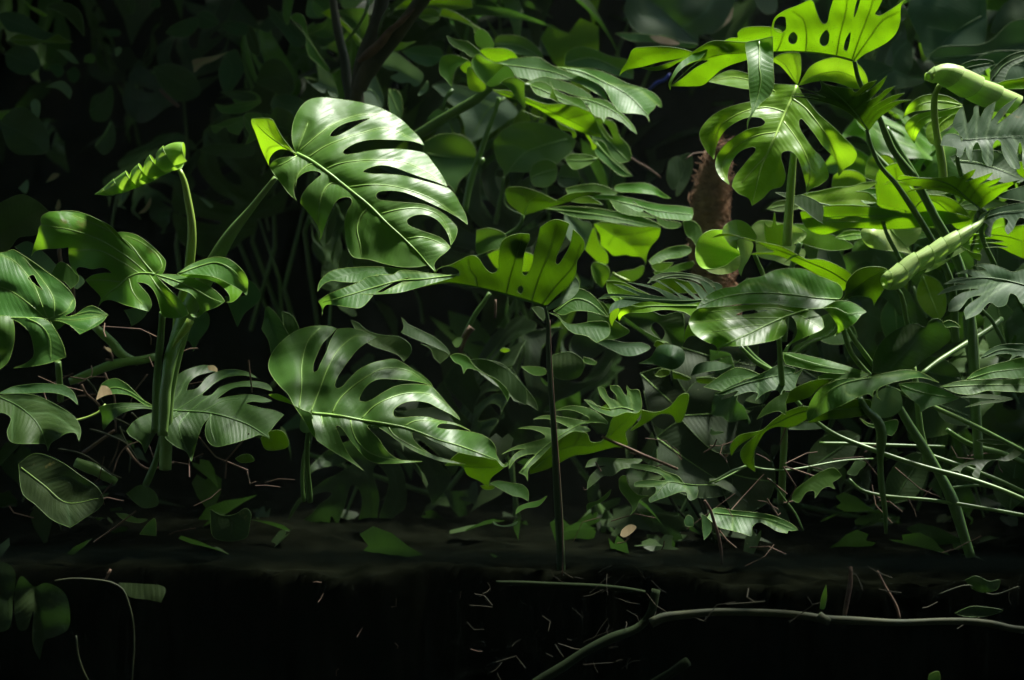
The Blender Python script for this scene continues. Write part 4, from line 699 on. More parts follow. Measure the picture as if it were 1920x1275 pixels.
Leaf(p, 'L', "1330,535c 1450,520 1560,530 1620,545 1560,560 1450,575 1357,592c 1430,565 1500,555 1560,550 1450,540", D=4.05, tilt=(0, -.6), mat='dark', res=6, rib=0, name='narrow_leaf')
Leaf(p, 'L', "1270,940c 1330,905 1420,880 1560,865 1640,800 1500,790 1420,770 1500,765 1640,790 1681,820 1600,880 1500,880 1450,930 1435,978c 1400,960 1420,910 1380,905 1340,930 1335,950c 1320,935", mid="1300,930 1450,885 1600,840", D=4.0, tilt=(0, -.6), mat='dark', res=6, rib=0, name='fingered_leaf')
Leaf(p, 'L', "418,1092c 430,1050 500,990 580,940 650,920 692,962c 665,985 640,1000 655,1035 620,1020 590,1030 545,1085c 540,1045 500,1050 455,1110 430,1100", mid="425,1085 500,1020 600,965 685,962", D=4.05, tilt=(0, -.5), mat='top', res=7, rib=0)
Leaf(p, 'L', "740,920c 770,880 820,890 815,910 790,930 770,960 720,950", D=4.3, tilt=(0, -.5), mat='dark', res=7, rib=0)

# ---- finger leaf lower middle
p = plant('philodendron_plant', 'finger-leaved plant low right of the middle, lobed leaf above a yellow-lit underside', 1180, 4.15, 'philodendron plant', G_FING)
Leaf(p, 'K', """232,722c 260,690 290,650 330,615 300,610 220,640 172,700c 185,640 230,595 270,580 200,585 130,612c 200,570 300,540 390,510 385,495 320,465 225,457c 300,445 380,450 460,462 520,460 530,455 490,430 400,400 318,402c 380,380 460,383 560,400 650,412 655,400 600,365 530,345 452,350c 520,325 600,325 680,350 740,395 765,425 760,432
 720,420 650,425 590,440 640,450 660,470 620,480 560,475 480,520 430,560 380,610 330,660 290,700 285,772c 270,740""",
 mid="250,715 330,620 420,540 520,475 620,425 750,425", veins=["400,555 280,570 150,605", "460,510 360,475 235,457", "560,450 450,405 330,400", "640,425 560,360 460,348", "340,610 260,620 190,680"], D=4.05, tilt=(0, -.7), mat='topC', res=5.5, rib=2.5, name='fingered_leaf', fold=.15)
Leaf(p, 'K', "622,285c 670,295 720,340 785,352c 760,310 720,260 703,209c 740,215 770,270 820,292c 815,260 780,220 778,200c 830,205 860,250 877,262c 882,240 875,215 877,199c 900,225 945,225 962,270 965,335 940,365 880,360 800,385 740,370 680,340", mid="920,350 850,330 780,340 700,320 630,287", veins=["850,335 790,260 785,205", "800,345 740,270 710,215", "910,340 900,270 885,210"], D=4.08, tilt=(0, -.6), mat='topC', res=5.5, rib=2, name='fingered_leaf')
Leaf(p, 'K', "298,730c 300,690 340,640 430,560 500,490 580,470 640,490 660,535 720,535 760,490 790,400 850,360 965,330c 960,370 920,430 870,480 880,560 800,570 720,590 640,610 560,620 480,660 400,700", mid="320,700 450,600 560,560 700,550 830,450 940,350", veins=["560,560 590,510 600,480", "450,600 470,560 500,500"], D=4.15, tilt=(0, .3), mat='under', res=6.5, rib=2, name='folded_underside')
Leaf(p, 'K', "965,345c 1050,360 1130,330 1200,255 1245,250 1240,320 1200,420 1170,420c 1150,380 1080,370 1000,420 900,470 960,400", D=4.3, tilt=(0, .2), mat='under', res=8, rib=0)
Leaf(p, 'K', "1430,796c 1360,798 1300,797 1305,830 1290,875 1258,889c 1240,870 1235,840 1205,835 1120,865 1060,885 1018,902c 1008,880 1050,840 1048,808 1000,808 925,806c 922,785 1000,765 1110,765 1085,735 1000,710 903,692c 900,672 980,672 1060,690 1110,715 1180,740 1230,790 1330,792", mid="1400,796 1290,795 1200,785 1120,780 1040,870", veins=["1200,785 1100,720 920,682", "1130,778 1040,790 935,798", "1220,790 1270,870"], D=3.95, tilt=(0, -.7), mat='topC', res=5.5, rib=2, name='star_leaf')
Leaf(p, 'K', "830,762c 845,742 870,740 885,790 940,850 1012,860c 960,880 930,940 895,978c 910,955 912,930 880,880 835,820", mid="840,755 870,830 930,870 1000,860", D=3.98, tilt=(.2, -.3), mat='topC', res=6, rib=0, name='narrow_leaf')
Leaf(p, 'K', "630,690c 650,650 720,632 800,635 860,640 970,645 900,690 850,700 790,740 740,740 690,780 640,820c 650,760 700,700 760,680 700,680", mid="640,685 760,655 900,665", D=4.12, tilt=(0, -.6), mat='dark', res=7, rib=0)
Leaf(p, 'K', "640,952c 640,910 700,890 740,860 785,820c 770,860 720,900 680,920", D=4.1, tilt=(0, -.3), mat='topC', res=7, rib=0)
Leaf(p, 'K', "212,970c 225,930 280,905 360,885 400,860 350,920 270,935", D=4.05, tilt=(0, -.5), mat='top', res=7, rib=0)
stalk(p, 'K', "1370,782 1430,755 1500,715 1594,680", [2, 2.4, 2.4], [3.95, 4.0], 'stem', name='thin_stem')
stalk(p, 'K', "730,505 800,540 880,572 960,610 1060,650 1180,700", [2.5, 3.2, 2.6], [4.05, 4.12], 'twig', name='twig')
stalk(p, 'K', "1342,888 1375,940 1400,1020 1425,1100 1440,1190 1445,1270", [2.6, 3.2, 2.8], [3.9, 3.95], 'twig', name='twig')

# ---- drooping plant, dark, between centre leaf and lower leaf
p = plant('shrub', 'dim shrub in the middle gap between the two large leaves, narrow leaves pointing down', 800, 4.5, 'shrub')
Leaf(p, 'K', "-20,45c 40,48 130,70 200,130 270,210 330,290 350,352c 280,310 200,290 182,262 165,298c 158,260 140,225 95,200 30,150 -10,115", mid="0,90 120,160 240,250 340,345", D=4.3, tilt=(.0, -.6), mat='dark', res=7, rib=0, fold=.3)
Leaf(p, 'C', "915,118c 960,160 1040,200 1120,240 1200,310 1220,350 1140,310 1040,270 970,240 912,212c 930,180", mid="920,150 1040,215 1210,345", D=4.3, tilt=(0, -.5), mat='dark', res=7, rib=0, fold=.3)
Leaf(p, 'C', "1035,285c 1090,300 1160,320 1215,355 1180,390 1160,408c 1120,370 1100,320", D=4.25, tilt=(0, -.5), mat='dark', res=7, rib=0)
Leaf(p, 'C', "1220,360c 1260,345 1330,365 1370,420 1440,470 1530,520 1590,590 1585,650c 1560,600 1500,520 1430,470 1330,440 1308,475c 1290,420 1250,400", D=4.2, tilt=(0, -.5), mat='top', res=7, rib=0, mid="1230,365 1370,425 1580,620")
Leaf(p, 'C', "1340,385c 1430,380 1560,430 1640,500 1700,580 1700,670c 1640,640 1560,560 1440,475", D=4.25, tilt=(0, -.4), mat='dark', res=8, rib=0)
Leaf(p, 'C', "595,135c 640,150 700,200 800,230 900,240 970,290 975,340 930,395c 900,360 860,340 800,320 720,290 650,230", mid="610,150 750,260 940,360", D=4.35, tilt=(0, -.5), mat='dark', res=8, rib=0)
Leaf(p, 'C', "35,190c 50,130 60,60 75,50 130,100 190,200 215,260 140,330 95,350c 80,270", mid="65,60 110,200 130,320", D=4.05, tilt=(.2, -.1), mat='blue', res=8, rib=0, name='grey_leaf')
Leaf(p, 'C', "160,80c 220,100 260,160 272,200c 230,220 200,250", D=4.2, tilt=(.2, -.1), mat='dark', res=8, rib=0)
Leaf(p, 'H', "1050,165c 1085,190 1100,240c 1130,180 1190,90 1180,20 1110,30", D=4.4, tilt=(0, -.2), mat='blue', res=8, rib=0)
Leaf(p, 'H', "705,5c 735,50 748,95c 790,70 830,30 840,-10", D=4.3, tilt=(0, -.2), mat='blue', res=8, rib=0)
Leaf(p, 'B', "1225,1090c 1260,1180 1290,1255c 1330,1180 1400,1120 1418,1080 1370,1010 1345,1000 1340,1080", D=4.4, tilt=(0, -.2), mat='blue', res=8, rib=0)
Leaf(p, 'H', "1483,735c 1520,700 1600,690 1640,740 1640,780 1570,802 1510,795", D=4.2, tilt=(0, .2), mat='under', res=8, rib=0)
Leaf(p, 'H', "1340,850c 1370,830 1420,825 1448,860 1410,872 1360,868", D=4.3, tilt=(0, .2), mat='under', res=8, rib=0)
stalk(p, 'D', "1205,600 1160,670 1110,740 1060,830 1000,950", [4, 5, 4], [4.4, 4.4], 'stemd', name='stem')
stalk(p, 'D', "1240,645 1240,700 1238,770", [2.6, 2.6], [4.35, 4.35], 'twig', name='twig')
stalk(p, 'D', "1085,830 1040,890 1015,960 1005,1000", [7, 6, 4], [4.35, 4.35], 'twig', name='dry_stalk')
Leaf(p, 'D', "950,930c 985,900 1020,905 1000,960 975,965", D=4.3, tilt=(0, -.2), mat='pale', res=7, rib=0)
Leaf(p, 'D', "1270,985c 1290,968 1330,975 1340,985 1300,1000", D=4.4, tilt=(0, -.2), mat='young', res=7, rib=0)
Leaf(p, 'K', "60,785c 100,770 200,785 255,795 288,830 290,893c 250,870 200,860 140,830", mid="80,785 200,810 285,885", D=4.1, tilt=(0, -.6), mat='topC', res=7, rib=0)
Leaf(p, 'K', "0,800c 30,795 90,800 80,818 30,822", D=4.15, tilt=(0, -.2), mat='yell', res=6, rib=0)

# ---- leaves behind the middle, right of the centre petiole
p = plant('shrub', 'shaded shrub just right of the upright centre stalk, curled blue-green leaves', 1140, 4.3, 'shrub')
Leaf(p, 'J', "600,1060c 690,990 760,880 830,880 920,930 1000,1020 1060,1115c 950,1078 850,1060 760,1065 680,1095 640,1085", mid="620,1065 780,960 900,990 1050,1110", D=4.05, tilt=(0, -.5), mat='warmC', res=6.5, rib=2.5, fold=.25)
Leaf(p, 'D', "1600,735c 1660,750 1690,790 1750,810 1900,790 1990,800 2000,880 1915,935c 1850,890 1760,870 1700,820 1660,765", mid="1610,740 1750,810 1990,830", D=4.1, tilt=(0, -.5), mat='topC', res=7, rib=0)
Leaf(p, 'F', "0,870c 60,850 180,870 280,870 330,900 250,945 170,950 100,920", mid="10,870 160,895 310,900", D=4.15, tilt=(0, -.6), mat='blue', res=7, rib=0)
Leaf(p, 'F', "258,997c 330,960 380,890 440,880 530,910 540,980 490,1030 440,1032 360,1005", mid="270,995 400,960 520,930", D=4.0, tilt=(0, -.5), mat='blue', res=7, rib=0, ctrl=[(460, 960, -.04, 60)])
Leaf(p, 'F', "350,885c 370,855 420,880 415,905 370,900", D=4.1, tilt=(0, -.2), mat='yell', res=7, rib=0)
Leaf(p, 'F', "160,700c 300,650 400,700 520,680 540,780 520,900 420,860 300,800", D=4.3, tilt=(0, -.3), mat='dark', res=8, rib=0, mid="180,700 350,740 520,880", holes=["330,780 360,740 420,800 400,850"])
Leaf(p, 'F', "-60,620c 20,610 70,660 80,700 150,760 200,800 60,860 -40,850", D=4.25, tilt=(0, -.3), mat='warmC', res=8, rib=0, mid="-40,640 60,740 100,840")
Leaf(p, 'K', "245,88c 300,85 390,100 395,130 330,140 280,115", D=4.3, tilt=(0, -.5), mat='top', res=7, rib=0)
Leaf(p, 'K', "430,20c 540,0 620,60 600,140 540,165 450,150", D=4.45, tilt=(0, -.3), mat='dark', res=8, rib=0)
Leaf(p, 'K', "620,30c 660,40 700,65 690,75 620,60", D=4.4, tilt=(0, -.3), mat='topC', res=7, rib=0)
Leaf(p, 'K', "1045,140c 1080,105 1130,108 1135,130 1080,150", D=4.5, tilt=(0, -.3), mat='yell', res=7, rib=0)
Leaf(p, 'K', "1150,115c 1200,130 1260,160 1240,170 1180,160 1160,160", D=4.5, tilt=(0, -.3), mat='yell', res=7, rib=0)
Leaf(p, 'K', "1290,155c 1340,150 1420,160 1440,180 1360,190 1300,180", D=4.45, tilt=(0, -.3), mat='yell', res=7, rib=0)

# ---- mottled leaves near the bottom right
p = plant('monstera_plant', 'low plant near the dark rail at lower right with round-notched dull leaf', 1400, 4.2, 'monstera plant', G_MON)
Leaf(p, 'L', "-40,1190c 0,1140 100,1150 200,1160 320,1180 420,1225 455,1257c 420,1262 400,1260 395,1275c 340,1265 290,1235 240,1215 205,1240 200,1290 150,1275 100,1262 20,1240", mid="0,1165 150,1180 300,1200 430,1250", veins=["100,1175 95,1255", "260,1195 380,1262"], D=4.1, tilt=(0, -.7), mat='topC', res=6.5, rib=2)
Leaf(p, 'K', "1220,1010c 1240,975 1265,985 1275,1040 1230,1040", D=4.15, tilt=(0, -.4), mat='blue', res=7, rib=0)
Leaf(p, 'K', "1325,970c 1360,990 1385,1060 1340,1125c 1330,1060", D=4.15, tilt=(0, -.4), mat='blue', res=7, rib=0)
Leaf(p, 'K', "838,1095c 850,1060 900,1030 935,1045 910,1080 860,1108", D=4.2, tilt=(0, -.4), mat='tan', res=7, rib=0, name='dead_leaf', margin=0, label='dull tan dead leaf')
Leaf(p, 'K', "75,1008c 120,1035 180,1030 228,1010 215,1030 150,1045 85,1030", D=4.1, tilt=(0, -.4), mat='pale', res=7, rib=0, margin=0)
Leaf(p, 'H', "1195,1138c 1260,1172 1340,1165 1400,1133 1428,1160 1420,1230 1400,1300 1220,1300", mid="1210,1150 1310,1200 1320,1290", D=4.2, tilt=(0, -.2), mat='shade', res=8, rib=0)
Leaf(p, 'H', "795,1280c 830,1230 880,1190 890,1290c", D=4.2, tilt=(0, -.2), mat='topC', res=8, rib=0)
Leaf(p, 'H', "660,1160c 720,1165 780,1190 840,1195 800,1215 700,1195", D=4.2, tilt=(0, -.5), mat='dark', res=8, rib=0)
Leaf(p, 'H', "720,1050c 800,1000 880,1040 900,1110 820,1130 770,1100", D=4.3, tilt=(0, -.4), mat='dark', res=8, rib=0)
stalk(p, 'L', "300,980 380,1090 440,1170 480,1260", [1.5, 2, 1.5], [4.2, 4.2], 'stemd', name='thin_stem')

# ---- plant of the far bright leaves, upper middle (seen edge-on)
p = plant('monstera_plant', 'split-leaf plant at top middle, many-lobed leaf seen edge-on and brightly lit', 940, 4.8, 'monstera plant', G_MON)
Leaf(p, 'I', "885,285c 950,293 1050,297 1150,310 1240,345 1330,390 1430,420 1500,455 1540,500 1548,542c 1525,535 1515,520 1500,548 1462,590 1472,637c 1445,595 1380,580 1290,572 1240,520 1180,420 1100,370 1000,330", mid="900,290 1050,320 1200,390 1330,460 1460,590", veins=["1200,390 1400,430 1530,530"], D=4.75, tilt=(.1, -.75), mat='warm', res=7, rib=3, fold=.2, wob=.005)
Leaf(p, 'I', "480,430c 600,440 700,480 820,520 940,520 1100,575 1168,730c 1080,712 960,662 850,602 760,547 680,512 540,462", mid="500,435 700,500 900,590 1160,720", D=4.7, tilt=(0, .3), mat='yell', res=7, rib=2.5, ribm='ribd', veins=["800,545 900,530", "950,615 1080,580"])
Leaf(p, 'I', "720,402c 740,385 790,380 840,400 870,425 960,470 1040,490 1075,540 1100,572c 1000,532 920,512 870,490 800,477 750,452", mid="730,405 860,460 1090,565", D=4.66, tilt=(0, -.7), mat='warm', res=7, rib=2)
Leaf(p, 'I', "860,410c 840,380 850,395 880,470 900,510 840,480c", D=4.64, tilt=(0, -.3), mat='young', res=7, rib=0)
Leaf(p, 'I', "940,470c 1040,480 1130,485 1210,505 1260,550 1320,600 1370,660 1392,712c 1375,700 1360,690 1310,645c 1303,640 1200,600 1180,640c 1170,610 1120,590 1070,520", mid="950,470 1130,510 1280,590 1380,700", D=4.68, tilt=(0, -.7), mat='warm', res=7, rib=2)
Leaf(p, 'I', "530,388c 560,365 620,352 684,383c 682,440 686,500 686,552c 650,510 610,455 570,408", mid="545,385 620,400 680,530", D=4.62, tilt=(0, -.2), mat='warmC', res=7, rib=0)
Leaf(p, 'I', "362,225c 375,210 400,206 440,235 490,260 555,275 520,310 480,350 450,380 442,400c 400,360 360,300 350,250", mid="365,225 420,290 442,390", D=4.62, tilt=(0, -.3), mat='warm', res=7, rib=0, veins=["400,265 470,270 545,277"])
Leaf(p, 'I', "145,272c 160,225 200,210 250,213 335,243c 300,265 260,290 235,340 226,415c 190,370 150,330", mid="325,243 250,250 200,300 220,400", D=4.66, tilt=(0, -.4), mat='warm', res=7, rib=0)
Leaf(p, 'I', "318,330c 330,285 350,290 380,335 440,400 430,435 390,445 335,425", mid="345,295 370,380 420,435", D=4.7, tilt=(0, -.2), mat='young', res=7, rib=0)
Leaf(p, 'I', "275,290c 300,265 335,250 350,290 330,330 300,320", D=4.72, tilt=(0, .2), mat='yell', res=7, rib=0)
Leaf(p, 'I', "398,182c 440,168 500,168 560,170 615,195 643,232c 600,232 560,245 490,255 440,225", D=4.75, tilt=(0, .3), mat='yell', res=7, rib=0, mid="410,185 520,205 640,232")
Leaf(p, 'I', "440,400c 460,330 520,280 570,275 620,350 560,375 520,400 470,412", D=4.64, tilt=(0, .2), mat='dark', res=7, rib=0)
Leaf(p, 'I', "490,270c 600,240 700,225 770,228 860,280 1000,335 1100,372 1180,440 1210,505c 1130,450 1050,405 960,372 850,360 760,378 690,360 640,350 590,310", mid="500,265 700,290 900,330 1200,490", D=4.78, tilt=(0, -.7), mat='warmC', res=7, rib=2, fold=.2)
Leaf(p, 'I', "690,385c 800,350 900,370 1000,405 1080,450 1110,480 1000,465 900,430 800,400", D=4.72, tilt=(0, -.6), mat='warmC', res=7, rib=0)
Leaf(p, 'I', "190,88c 240,110 330,130 380,170 405,200 380,215 350,225 300,190 240,160 215,140", mid="200,95 280,150 380,210", D=4.7, tilt=(0, -.4), mat='warmC', res=7, rib=0)
Leaf(p, 'I', "365,95c 380,60 420,50 460,85 490,140 485,175 420,170 380,150", D=4.85, tilt=(0, .2), mat='dark', res=7, rib=0)
Leaf(p, 'I', "670,560c 760,600 800,610 803,632c 750,600 700,590", D=4.85, tilt=(0, 0), mat='under', res=7, rib=0)
Leaf(p, 'I', "880,625c 920,650 980,680 1000,690 1008,730 990,735 975,695 910,680", D=4.8, tilt=(0, 0), mat='yell', res=7, rib=0)
Leaf(p, 'I', "1060,705c 1090,720 1115,760 1138,775c 1135,800 1110,810 1100,770", D=4.8, tilt=(0, 0), mat='young', res=7, rib=0)
stalk(p, 'I', "720,408 600,402 520,405 460,420 380,490 260,560 150,625 60,685 -40,740", [5, 8, 9, 9, 10, 9], [4.7, 4.75, 4.8], 'stemd', n=12)
stalk(p, 'I', "522,478 500,560 455,680 415,800 370,920 330,1060 305,1200", [4, 4.5, 5.5, 6, 6.5], [4.82, 4.85], 'stem', n=12)
stalk(p, 'I', "412,860 415,880 405,900", [5, 6, 3], [4.83, 4.83], 'stem', name='stem_node')
stalk(p, 'I', "235,430 190,480 165,560", [4, 4], [4.9, 4.9], 'stemd', name='stem')

# ---- second far plant, level with fibrous trunk
p = plant('monstera_plant', 'split-leaf plant left of the fibrous trunk, level green leaf above a glowing lime one', 1120, 4.8, 'monstera plant', G_MON)
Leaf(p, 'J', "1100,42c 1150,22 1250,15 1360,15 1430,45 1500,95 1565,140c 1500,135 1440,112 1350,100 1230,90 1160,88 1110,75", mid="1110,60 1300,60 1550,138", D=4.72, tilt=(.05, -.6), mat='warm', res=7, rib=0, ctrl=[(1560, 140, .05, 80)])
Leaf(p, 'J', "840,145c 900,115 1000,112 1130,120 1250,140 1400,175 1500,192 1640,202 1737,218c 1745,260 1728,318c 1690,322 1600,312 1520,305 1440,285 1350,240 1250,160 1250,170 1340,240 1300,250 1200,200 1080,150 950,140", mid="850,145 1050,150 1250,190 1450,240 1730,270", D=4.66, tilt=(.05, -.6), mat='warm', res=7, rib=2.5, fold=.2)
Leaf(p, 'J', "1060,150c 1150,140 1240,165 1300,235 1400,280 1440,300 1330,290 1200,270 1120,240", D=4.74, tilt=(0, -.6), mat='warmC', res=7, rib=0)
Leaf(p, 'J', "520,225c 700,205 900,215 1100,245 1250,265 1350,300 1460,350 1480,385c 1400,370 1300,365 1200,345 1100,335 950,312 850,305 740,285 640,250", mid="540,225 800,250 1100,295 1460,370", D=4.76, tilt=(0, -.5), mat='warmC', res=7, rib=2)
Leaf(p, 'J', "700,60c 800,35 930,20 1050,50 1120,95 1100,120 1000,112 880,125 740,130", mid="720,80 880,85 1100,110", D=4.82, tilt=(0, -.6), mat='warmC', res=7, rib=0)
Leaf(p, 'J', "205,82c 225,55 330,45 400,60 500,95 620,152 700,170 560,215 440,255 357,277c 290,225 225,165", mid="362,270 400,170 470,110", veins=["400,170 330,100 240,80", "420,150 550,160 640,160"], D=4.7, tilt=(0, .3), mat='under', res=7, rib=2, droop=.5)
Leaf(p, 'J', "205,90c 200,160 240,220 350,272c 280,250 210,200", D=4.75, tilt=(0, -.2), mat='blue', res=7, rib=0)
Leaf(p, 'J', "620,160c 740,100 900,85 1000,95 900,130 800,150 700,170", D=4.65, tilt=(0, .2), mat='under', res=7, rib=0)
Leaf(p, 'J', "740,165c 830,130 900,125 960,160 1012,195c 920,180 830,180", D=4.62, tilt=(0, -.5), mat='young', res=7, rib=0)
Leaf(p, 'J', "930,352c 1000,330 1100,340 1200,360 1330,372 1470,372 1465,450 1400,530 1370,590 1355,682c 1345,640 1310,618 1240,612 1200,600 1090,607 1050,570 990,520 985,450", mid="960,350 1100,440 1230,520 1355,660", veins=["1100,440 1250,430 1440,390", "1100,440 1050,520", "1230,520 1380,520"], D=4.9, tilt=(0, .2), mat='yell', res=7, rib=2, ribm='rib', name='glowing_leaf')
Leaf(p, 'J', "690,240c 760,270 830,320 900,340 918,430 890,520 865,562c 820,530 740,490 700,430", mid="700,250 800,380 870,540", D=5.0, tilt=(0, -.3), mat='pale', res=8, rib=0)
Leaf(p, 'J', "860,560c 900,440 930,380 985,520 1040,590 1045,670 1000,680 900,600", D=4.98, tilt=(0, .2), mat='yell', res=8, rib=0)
Leaf(p, 'J', "-30,400c 40,385 100,385 210,440 180,540 100,560 -20,590", D=4.7, tilt=(0, -.2), mat='warmC', res=8, rib=0, mid="-20,500 80,460 200,440")
Leaf(p, 'J', "60,600c 150,560 300,570 440,610 440,720 350,740 150,720", D=4.9, tilt=(0, .2), mat='yell', res=8, rib=0)
Leaf(p, 'J', "1660,330c 1730,320 1790,360 1818,430 1800,490 1765,525c 1740,480 1690,440", D=4.75, tilt=(0, -.3), mat='warmC', res=7, rib=0)
Leaf(p, 'J', "1380,650c 1450,590 1560,540 1700,530 1730,570 1650,620 1520,640 1420,690", mid="1390,650 1540,590 1710,560", D=4.7, tilt=(0, -.5), mat='warmC', res=7, rib=0)
Leaf(p, 'J', "1400,692c 1440,672 1520,665 1583,666c 1550,700 1500,735 1440,735", D=4.65, tilt=(0, -.4), mat='young', res=7, rib=0)
Leaf(p, 'J', "1420,745c 1520,720 1620,680 1750,660 1740,700 1650,730 1550,760 1460,780", D=4.72, tilt=(0, -.4), mat='warm', res=7, rib=0)
Leaf(p, 'J', "908,700c 930,665 990,670 1050,705 1062,760 1030,830 1000,872c 960,840 925,780", D=4.75, tilt=(0, -.3), mat='warm', res=7, rib=0, mid="930,690 980,760 1000,860")
Leaf(p, 'J', "1030,870c 1060,790 1150,740 1260,720 1340,690 1330,760 1250,820 1180,830", D=4.85, tilt=(0, 0), mat='warmC', res=8, rib=0)
Leaf(p, 'J', "1440,280c 1520,320 1600,330 1650,350 1620,380 1520,380 1460,340", D=4.8, tilt=(0, -.4), mat='warmC', res=8, rib=0)
stalk(p, 'J', "352,272 340,330 300,390 220,440 120,520 40,580 -40,640", [3.5, 4.5, 4.5], [4.72, 4.8], 'stemd')
stalk(p, 'J', "1080,750 1150,790 1220,820", [3, 3.5], [4.7, 4.7], 'stemY', name='stem')
# ================================================================== shaded heart leaves further back
def heart(par, z, outline, D, mat='dark', mid=None, name='leaf', tilt=(0, -.3), rib=2.5, **k):
    return Leaf(par, z, outline, mid=mid, D=D, tilt=tilt, mat=mat, res=k.pop('res', 9), rib=rib if mid else 0, name=name, fold=k.pop('fold', .2), droop=k.pop('droop', .8), **k)

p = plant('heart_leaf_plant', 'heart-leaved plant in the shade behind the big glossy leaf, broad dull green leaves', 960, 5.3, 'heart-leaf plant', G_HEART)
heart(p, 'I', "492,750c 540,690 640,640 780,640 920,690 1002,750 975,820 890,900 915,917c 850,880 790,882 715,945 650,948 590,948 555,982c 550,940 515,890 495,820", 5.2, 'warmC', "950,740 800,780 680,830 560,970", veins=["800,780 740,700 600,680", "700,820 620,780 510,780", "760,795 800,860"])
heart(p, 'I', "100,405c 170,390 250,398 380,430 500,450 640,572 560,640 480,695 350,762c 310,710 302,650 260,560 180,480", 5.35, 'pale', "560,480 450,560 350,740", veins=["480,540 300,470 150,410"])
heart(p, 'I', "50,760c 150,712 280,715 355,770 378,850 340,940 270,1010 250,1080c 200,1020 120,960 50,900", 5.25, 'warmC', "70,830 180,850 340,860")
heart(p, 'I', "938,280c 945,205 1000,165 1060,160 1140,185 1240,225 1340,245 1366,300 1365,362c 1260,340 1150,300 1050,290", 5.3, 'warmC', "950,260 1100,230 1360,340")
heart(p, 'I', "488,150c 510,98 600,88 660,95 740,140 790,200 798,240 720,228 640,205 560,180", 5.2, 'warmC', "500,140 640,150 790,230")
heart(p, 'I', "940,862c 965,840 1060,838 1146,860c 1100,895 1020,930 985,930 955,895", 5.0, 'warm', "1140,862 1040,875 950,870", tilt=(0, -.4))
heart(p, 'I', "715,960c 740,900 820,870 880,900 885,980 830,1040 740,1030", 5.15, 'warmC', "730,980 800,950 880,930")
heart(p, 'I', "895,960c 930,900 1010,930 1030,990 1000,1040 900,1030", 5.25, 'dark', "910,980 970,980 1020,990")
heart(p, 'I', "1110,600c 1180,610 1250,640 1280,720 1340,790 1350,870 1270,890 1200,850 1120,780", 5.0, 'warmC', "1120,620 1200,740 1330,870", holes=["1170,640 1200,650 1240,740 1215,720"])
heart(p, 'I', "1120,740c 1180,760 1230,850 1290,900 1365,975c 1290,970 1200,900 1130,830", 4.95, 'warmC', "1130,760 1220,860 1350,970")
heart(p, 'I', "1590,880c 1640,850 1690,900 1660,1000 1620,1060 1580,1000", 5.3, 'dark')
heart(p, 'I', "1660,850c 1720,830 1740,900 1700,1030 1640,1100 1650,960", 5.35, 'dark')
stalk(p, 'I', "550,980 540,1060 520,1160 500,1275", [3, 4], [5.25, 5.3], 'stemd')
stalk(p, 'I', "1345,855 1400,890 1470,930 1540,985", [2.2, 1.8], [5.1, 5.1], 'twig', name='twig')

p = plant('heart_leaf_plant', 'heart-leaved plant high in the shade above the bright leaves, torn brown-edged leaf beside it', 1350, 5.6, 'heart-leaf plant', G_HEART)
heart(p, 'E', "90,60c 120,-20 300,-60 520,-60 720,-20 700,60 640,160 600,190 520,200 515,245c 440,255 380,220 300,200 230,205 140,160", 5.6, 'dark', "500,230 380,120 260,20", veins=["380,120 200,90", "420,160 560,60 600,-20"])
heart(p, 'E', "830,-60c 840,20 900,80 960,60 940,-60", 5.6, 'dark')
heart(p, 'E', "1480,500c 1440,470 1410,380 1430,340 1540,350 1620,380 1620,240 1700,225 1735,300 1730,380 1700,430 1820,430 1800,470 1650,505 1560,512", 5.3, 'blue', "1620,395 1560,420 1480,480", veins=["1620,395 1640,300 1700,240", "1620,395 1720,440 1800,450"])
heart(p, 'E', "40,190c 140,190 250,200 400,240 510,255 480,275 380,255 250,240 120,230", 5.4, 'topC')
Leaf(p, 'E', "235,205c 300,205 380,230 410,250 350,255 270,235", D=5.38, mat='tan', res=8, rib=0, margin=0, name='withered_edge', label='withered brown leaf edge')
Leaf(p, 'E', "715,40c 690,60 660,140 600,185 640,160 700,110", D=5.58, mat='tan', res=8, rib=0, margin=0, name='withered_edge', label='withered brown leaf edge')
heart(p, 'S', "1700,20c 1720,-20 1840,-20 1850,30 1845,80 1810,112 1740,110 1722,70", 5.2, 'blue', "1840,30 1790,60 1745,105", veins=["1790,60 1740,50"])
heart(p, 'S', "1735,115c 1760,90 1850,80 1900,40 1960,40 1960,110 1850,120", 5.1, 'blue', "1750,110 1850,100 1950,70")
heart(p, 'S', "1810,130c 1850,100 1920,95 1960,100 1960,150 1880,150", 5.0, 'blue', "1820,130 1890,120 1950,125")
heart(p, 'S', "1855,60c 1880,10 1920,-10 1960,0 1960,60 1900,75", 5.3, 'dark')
heart(p, 'S', "1650,85c 1640,50 1690,40 1700,70 1690,110 1660,140 1640,120", 5.4, 'dark', "1690,60 1670,90 1655,130")

